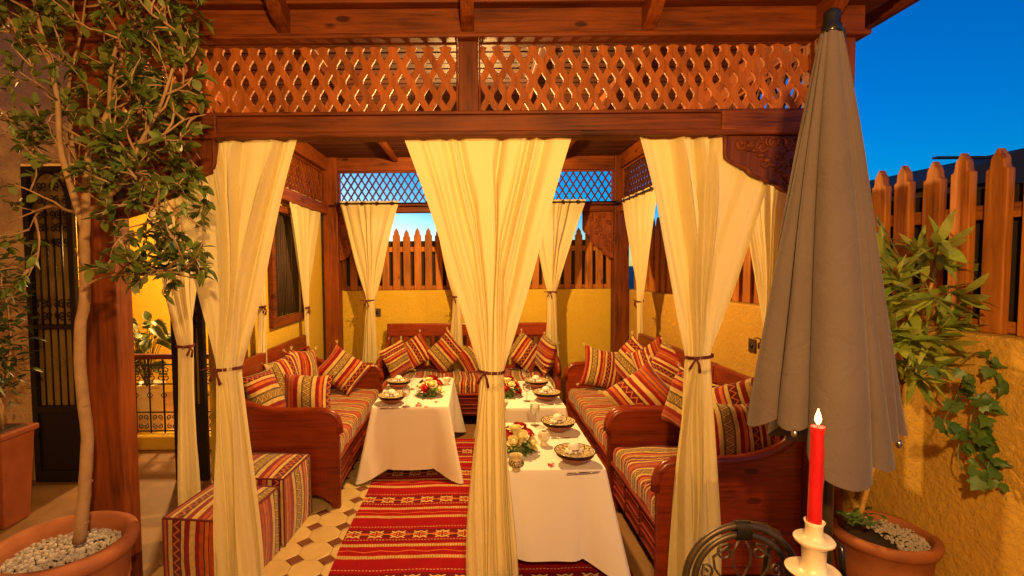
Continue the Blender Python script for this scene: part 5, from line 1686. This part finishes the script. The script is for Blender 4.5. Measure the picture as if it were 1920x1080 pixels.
# ivy trailing down the wall
def ivyshape(s):
    pts = [(0, 0), (.22, -.10), (.48, .05), (.34, .30), (.42, .52), (.20, .58), (0, 1.0), (-.20, .58), (-.42, .52), (-.34, .30), (-.48, .05), (-.22, -.10)]
    vs = [(0, .3 * s, .03 * s)] + [(x * s, y * s, -.10 * s * abs(x) * 2) for x, y in pts]
    return vs, [(0, 1 + i, 1 + (i + 1) % 12) for i in range(12)], [(.5, .3)] + [(x + .5, y) for x, y in pts]
IV = ivyshape(.085)
iv = thing('ivy', 'dark green ivy vine trailing down the stucco wall from the cane plant', 'ivy', tuple(PY(1800, 650, 2.30)))
b = MB(); lm = []
for pts in ([(1700, 690), (1760, 690), (1800, 700), (1830, 740), (1822, 800), (1830, 850), (1870, 900), (1912, 928)], [(1800, 680), (1840, 660), (1865, 700), (1880, 740)], [(1810, 700), (1790, 750), (1770, 790), (1762, 800)], [(1825, 800), (1800, 830), (1800, 870), (1830, 905)], [(1830, 740), (1850, 790), (1855, 850), (1850, 890)]):
    q = smooth([PY(x, y, 2.30 + .05 * math.sin(i * 1.7) - (.12 if x < 1780 else 0)) for i, (x, y) in enumerate(pts)], 5)
    b.tube(q, .0032, 5)
    for i in range(1, len(q)):
        for k in range(2):
            if r.random() < .42:
                dd = Vector((r.gauss(0, .7), r.gauss(-.3, .4), r.gauss(-.7, .5)))
                lm.append(orient(q[i] + Vector((r.uniform(-.03, .03), r.uniform(-.04, 0), r.uniform(-.02, .02))), dd, Vector((r.gauss(-.2, .3), -1, r.gauss(.5, .3))), r.uniform(.55, .95)))
b.build('vine', M['stem'], iv, True)
cap_leaves(iv, 'foliage', shmesh('leaf', IV, M['ivy']), IV, M['ivy'], lm)
iv2 = thing('ivy', 'small ivy sprig growing in the terracotta pot beside the pebbles', 'ivy', tuple(PY(1605, 975, YP)))
b = MB(); lm = []
for k in range(9):
    p = PY(1598 + r.uniform(-15, 20), 978 + r.uniform(-8, 6), YP + r.uniform(-.08, .05)); pts = [p]
    d = Vector((r.gauss(-.1, .4), r.gauss(-.3, .4), .8))
    for i in range(4):
        pts.append(pts[-1] + d * .028); d += Vector((r.gauss(0, .3), r.gauss(0, .3), -.25))
    b.tube(pts, .0025, 4)
    for i in range(1, 5):
        dd = Vector((r.gauss(0, 1), r.gauss(-.3, .8), r.gauss(0, .4)))
        lm.append(orient(pts[i], dd, (r.gauss(0, .3), -.4, 1), r.uniform(.35, .75)))
b.build('vine', M['stem'], iv2, True)
cap_leaves(iv2, 'foliage', shmesh('leaf', IV, M['ivy']), IV, M['ivy'], lm)

# variegated plant behind the railing
Y7 = 5.75
vp = PY(275, 700, Y7)
vt_ = thing('plant_pot', 'plain cream pot behind the iron railing', 'pot', (vp.x, Y7, 0))
MB().lathe([(.12, .001), (.13, .02), (.17, .42), (.18, .55), (.185, .56), (.17, .56), (.16, .52), (.0005, .51)], 28, (vp.x, Y7, 0)).build('pot_body', M['cream_cer'], vt_, True)
vg = thing('variegated_plant', 'plant with broad pale edged leaves behind the iron railing', 'plant', (vp.x, Y7, .515))
b = MB(); lm = []
for k in range(34):
    a = r.uniform(0, 6.28); h = r.uniform(.15, .78); q = r.uniform(.04, .20)
    p0 = Vector((vp.x, Y7, .52)); p2 = Vector((vp.x + q * math.cos(a), Y7 + q * math.sin(a), .52 + h))
    pts = smooth([p0, p0.lerp(p2, .5) + Vector((0, 0, .06)), p2], 3)
    b.tube(pts, .004, 5)
    for j_ in range(2):
        dd = Vector((math.cos(a) + r.gauss(0, .5), math.sin(a) + r.gauss(0, .5) - .3, r.gauss(-.1, .4)))
        lm.append(orient(pts[-1 - j_], dd, Vector((r.gauss(0, .4), -.6, 1)), r.uniform(.8, 1.2)))
b.build('stems', M['stem'], vg, True)
VS = leafshape(.17, .115, .2, .3, 6, .8)
cap_leaves(vg, 'foliage', shmesh('leaf', VS, M['var']), VS, M['var'], lm)

# ---------------------------------------------------------------- iron railing
YG = 5.28
rl = thing('railing', 'black wrought iron scroll railing with a wooden handrail in the stair court', 'railing', (-3.0, YG, .14))
gx0, gx1 = PY(200, 700, YG).x, -2.38
gz0, gz1 = .145, PY(290, 668, YG).z
MB().box(gx0, gx1, YG - .035, YG + .035, gz1 - .03, gz1 + .025).build('handrail', WX, rl, False, .012)
for z in (gz0 + .02, gz0 + .22, gz0 + .52, gz1 - .09):
    MB().tube([(gx0, YG, z), (gx1, YG, z)], .008, 6).build('rail', M['iron'], rl, True)
ncell = 5
cwid = (gx1 - gx0) / ncell
for i in range(ncell * 2 + 1):
    x = gx0 + cwid * i / 2
    MB().tube([(x, YG, gz0 + .0), (x, YG, gz1 - .032)], .0075 if i % 2 else .009, 6).build('bar', M['iron'], rl, True)
    zz = gz0 + .40
    MB().tube([(x - .03, YG, zz), (x, YG, zz + .035), (x + .03, YG, zz), (x, YG, zz - .035), (x - .03, YG, zz)], .005, 5).build('diamond', M['iron'], rl, True)
for i in range(ncell * 2):
    x = gx0 + cwid * (i + .5) / 2
    for s_ in (-1, 1):
        for cz2, rr, dr in ((gz0 + .07, .030, 1), (gz0 + .165, .030, -1)):
            q = spiral(0, 0, .006, rr, 0, 1.2, 14)
            MB().tube([(x + s_ * (.012 + a_ * .9 + .012), YG, cz2 + dr * b_) for a_, b_ in q], .005, 5).build('scroll', M['iron'], rl, True)
    zt2 = gz1 - .09; zz = gz0 + .52
    for s_ in (-1, 1):
        for cz2, dr in ((zz + .07, 1), (zt2 - .06, -1)):
            q = spiral(0, 0, .008, .045, 0, 1.3, 16)
            MB().tube([(x + s_ * (.045 + a_), YG, cz2 + dr * b_) for a_, b_ in q], .0055, 5).build('scroll', M['iron'], rl, True)

# ---------------------------------------------------------------- iron gate in the doorway
gt = thing('iron_gate', 'black wrought iron gate with scrolls and dim panes beside the square planter', 'gate', (-3.1, YL - .03, 0))
yg = YL - .03
def leafg(x0, x1, z1, scrolls=True):
    b = MB()
    for (a, c, z0, zz1) in ((x0, x0 + .05, .004, z1), (x1 - .05, x1, .004, z1), (x0 + .05, x1 - .05, z1 - .05, z1), (x0 + .05, x1 - .05, .004, .10), (x0 + .05, x1 - .05, .62, .68), (x0 + .05, x1 - .05, 1.36, 1.40)):
        b.box(a, c, yg - .025, yg + .025, z0, zz1)
    lf = b.build('gate_leaf', M['iron'], gt, False, .004)
    MB().box(x0 + .02, x1 - .02, yg + .03, yg + .038, .10, z1 - .03).build('pane', M['dglass'], lf)
    MB().box(x0 + .05, x1 - .05, yg - .006, yg + .006, .10, .62).build('kick_plate', M['iron'], lf)
    if not scrolls: return
    n = 5; w_ = x1 - x0 - .10
    for i in range(1, n):
        x = x0 + .05 + w_ * i / n
        MB().tube([(x, yg - .002, 1.40), (x, yg - .002, 2.15 if i % 2 else 2.45)], .008, 6).build('bar', M['iron'], lf, True)
        MB().tube([(x, yg - .002, .68), (x, yg - .002, 1.36)], .007, 6).build('bar', M['iron'], lf, True)
    for j_, z in enumerate((1.48, 1.58, 2.12, 2.24, 2.36, 2.48, 2.60)):
        for i in range(3):
            x = x0 + .05 + w_ * (i + .5) / 3
            for s_ in (-1, 1):
                q = spiral(0, 0, .006, .040, 0, 1.3, 14)
                MB().tube([(x + s_ * (.030 + a_ * .7), yg - .006, z + (1 if j_ % 2 else -1) * b_) for a_, b_ in q], .0055, 5).build('scroll', M['iron'], lf, True)
    xm = (x0 + x1) / 2
    MB().tube([(xm + (x1 - x0 - .1) / 2 * math.cos(a), yg - .004, 2.42 + .30 * math.sin(a)) for a in [PI * i / 20 for i in range(21)]], .010, 6).build('arch', M['iron'], lf, True)
leafg(PY(56, 600, yg).x, PY(147, 600, yg).x, 2.77)
xg = PY(322, 600, yg).x
leafg(xg, -2.362, 2.77)
MB().box(PY(147, 600, yg).x, xg, yg - .025, yg + .025, 2.70, 2.77).build('lintel_bar', M['iron'], gt, False, .004)

# ---------------------------------------------------------------- sockets
def sock(label, p, ax):
    o = thing('wall_socket', label, 'socket', p, ax)
    MB().box(-.045, .045, -.012, 0, -.055, .055).build('plate', M['socket'], o, False, .004, world=False)
    MB().lathe([(.0005, -.003), (.022, -.003), (.022, .002), (.0005, .002)], 20).build('insert', M['black'], o, True, world=False).matrix_local = Matrix.Translation((0, -.0135, 0)) @ Matrix.Rotation(R(90), 4, 'X')
s1 = PY(708, 586, YB + .019)
sock('brown socket plate on the low wall next to the tied back curtain', tuple(s1), 0)
d = ray(1412, 648)
# hit the slanted wall
nrm = wn_; tt = (W0 - CAMPOS).dot(nrm) / d.dot(nrm); hit = CAMPOS + d * tt - nrm * .001
sock('brown socket plate on the stucco wall above the bench by the parasol', tuple(hit), math.atan2(wd.y, wd.x) + 0)

# ---------------------------------------------------------------- lamps
def lantern(label, c, watts, rad, hang, group=None, col=LAMP_COL):
    o = thing('lantern', label, 'lantern', tuple(c))
    b = MB()
    for k in range(6):
        a = PI / 3 * k
        b.tube([(.03 * math.cos(a), .03 * math.sin(a), .20), (.085 * math.cos(a), .085 * math.sin(a), .12), (.07 * math.cos(a), .07 * math.sin(a), .01)], .004, 5)
    b.lathe([(.03, .19), (.035, .20), (.02, .235), (.006, .25), (.005, hang), (.0005, hang)], 16)
    b.build('cage', M['brass'], o, True, world=False)
    MB().lathe([(.006, .234), (.03, .232), (.10, .20), (.135, .15), (.14, .11), (.136, .11), (.13, .148), (.097, .192), (.03, .224), (.006, .226)], 28).build('shade', M['brass'], o, True, world=False)  # unseen shade, added to keep lamp light off the ceiling
    MB().ball((0, 0, .15), .028, 12, (1, 1, 1.2), 8).build('bulb', M['bulb'], o, True, world=False)
    lamp('lantern_light', o, (0, 0, .05), watts, rad, col)
    return o
lantern('brass lantern hanging under the pavilion ceiling behind the middle post', Vector((-.02, 4.5, 2.88)), W_PAVILION, .05, zc - 2.88, None, LAMP_IN)
lantern('brass lantern in the stair court behind the railing', Vector((-3.55, 6.4, 2.30)), W_STAIR, .06, 1.0)
lp = thing('lamp_post', 'iron lamp post with a glowing lantern on the terrace opposite the pavilion', 'lamp post', (.20, -.45, 0))
MB().lathe([(.14, .001), (.15, .02), (.10, .05), (.04, .08), (.028, .3), (.024, 2.42), (.03, 2.45), (.0005, 2.46)], 20).build('post', M['iron'], lp, True, world=False)
MB().ball((0, 0, 2.53), .06, 14, (1, 1, 1), 8).build('bulb', M['bulb'], lp, True, world=False)
lamp('lamp_post_light', lp, (0.0, .10, 2.66), W_TERRACE, .06)
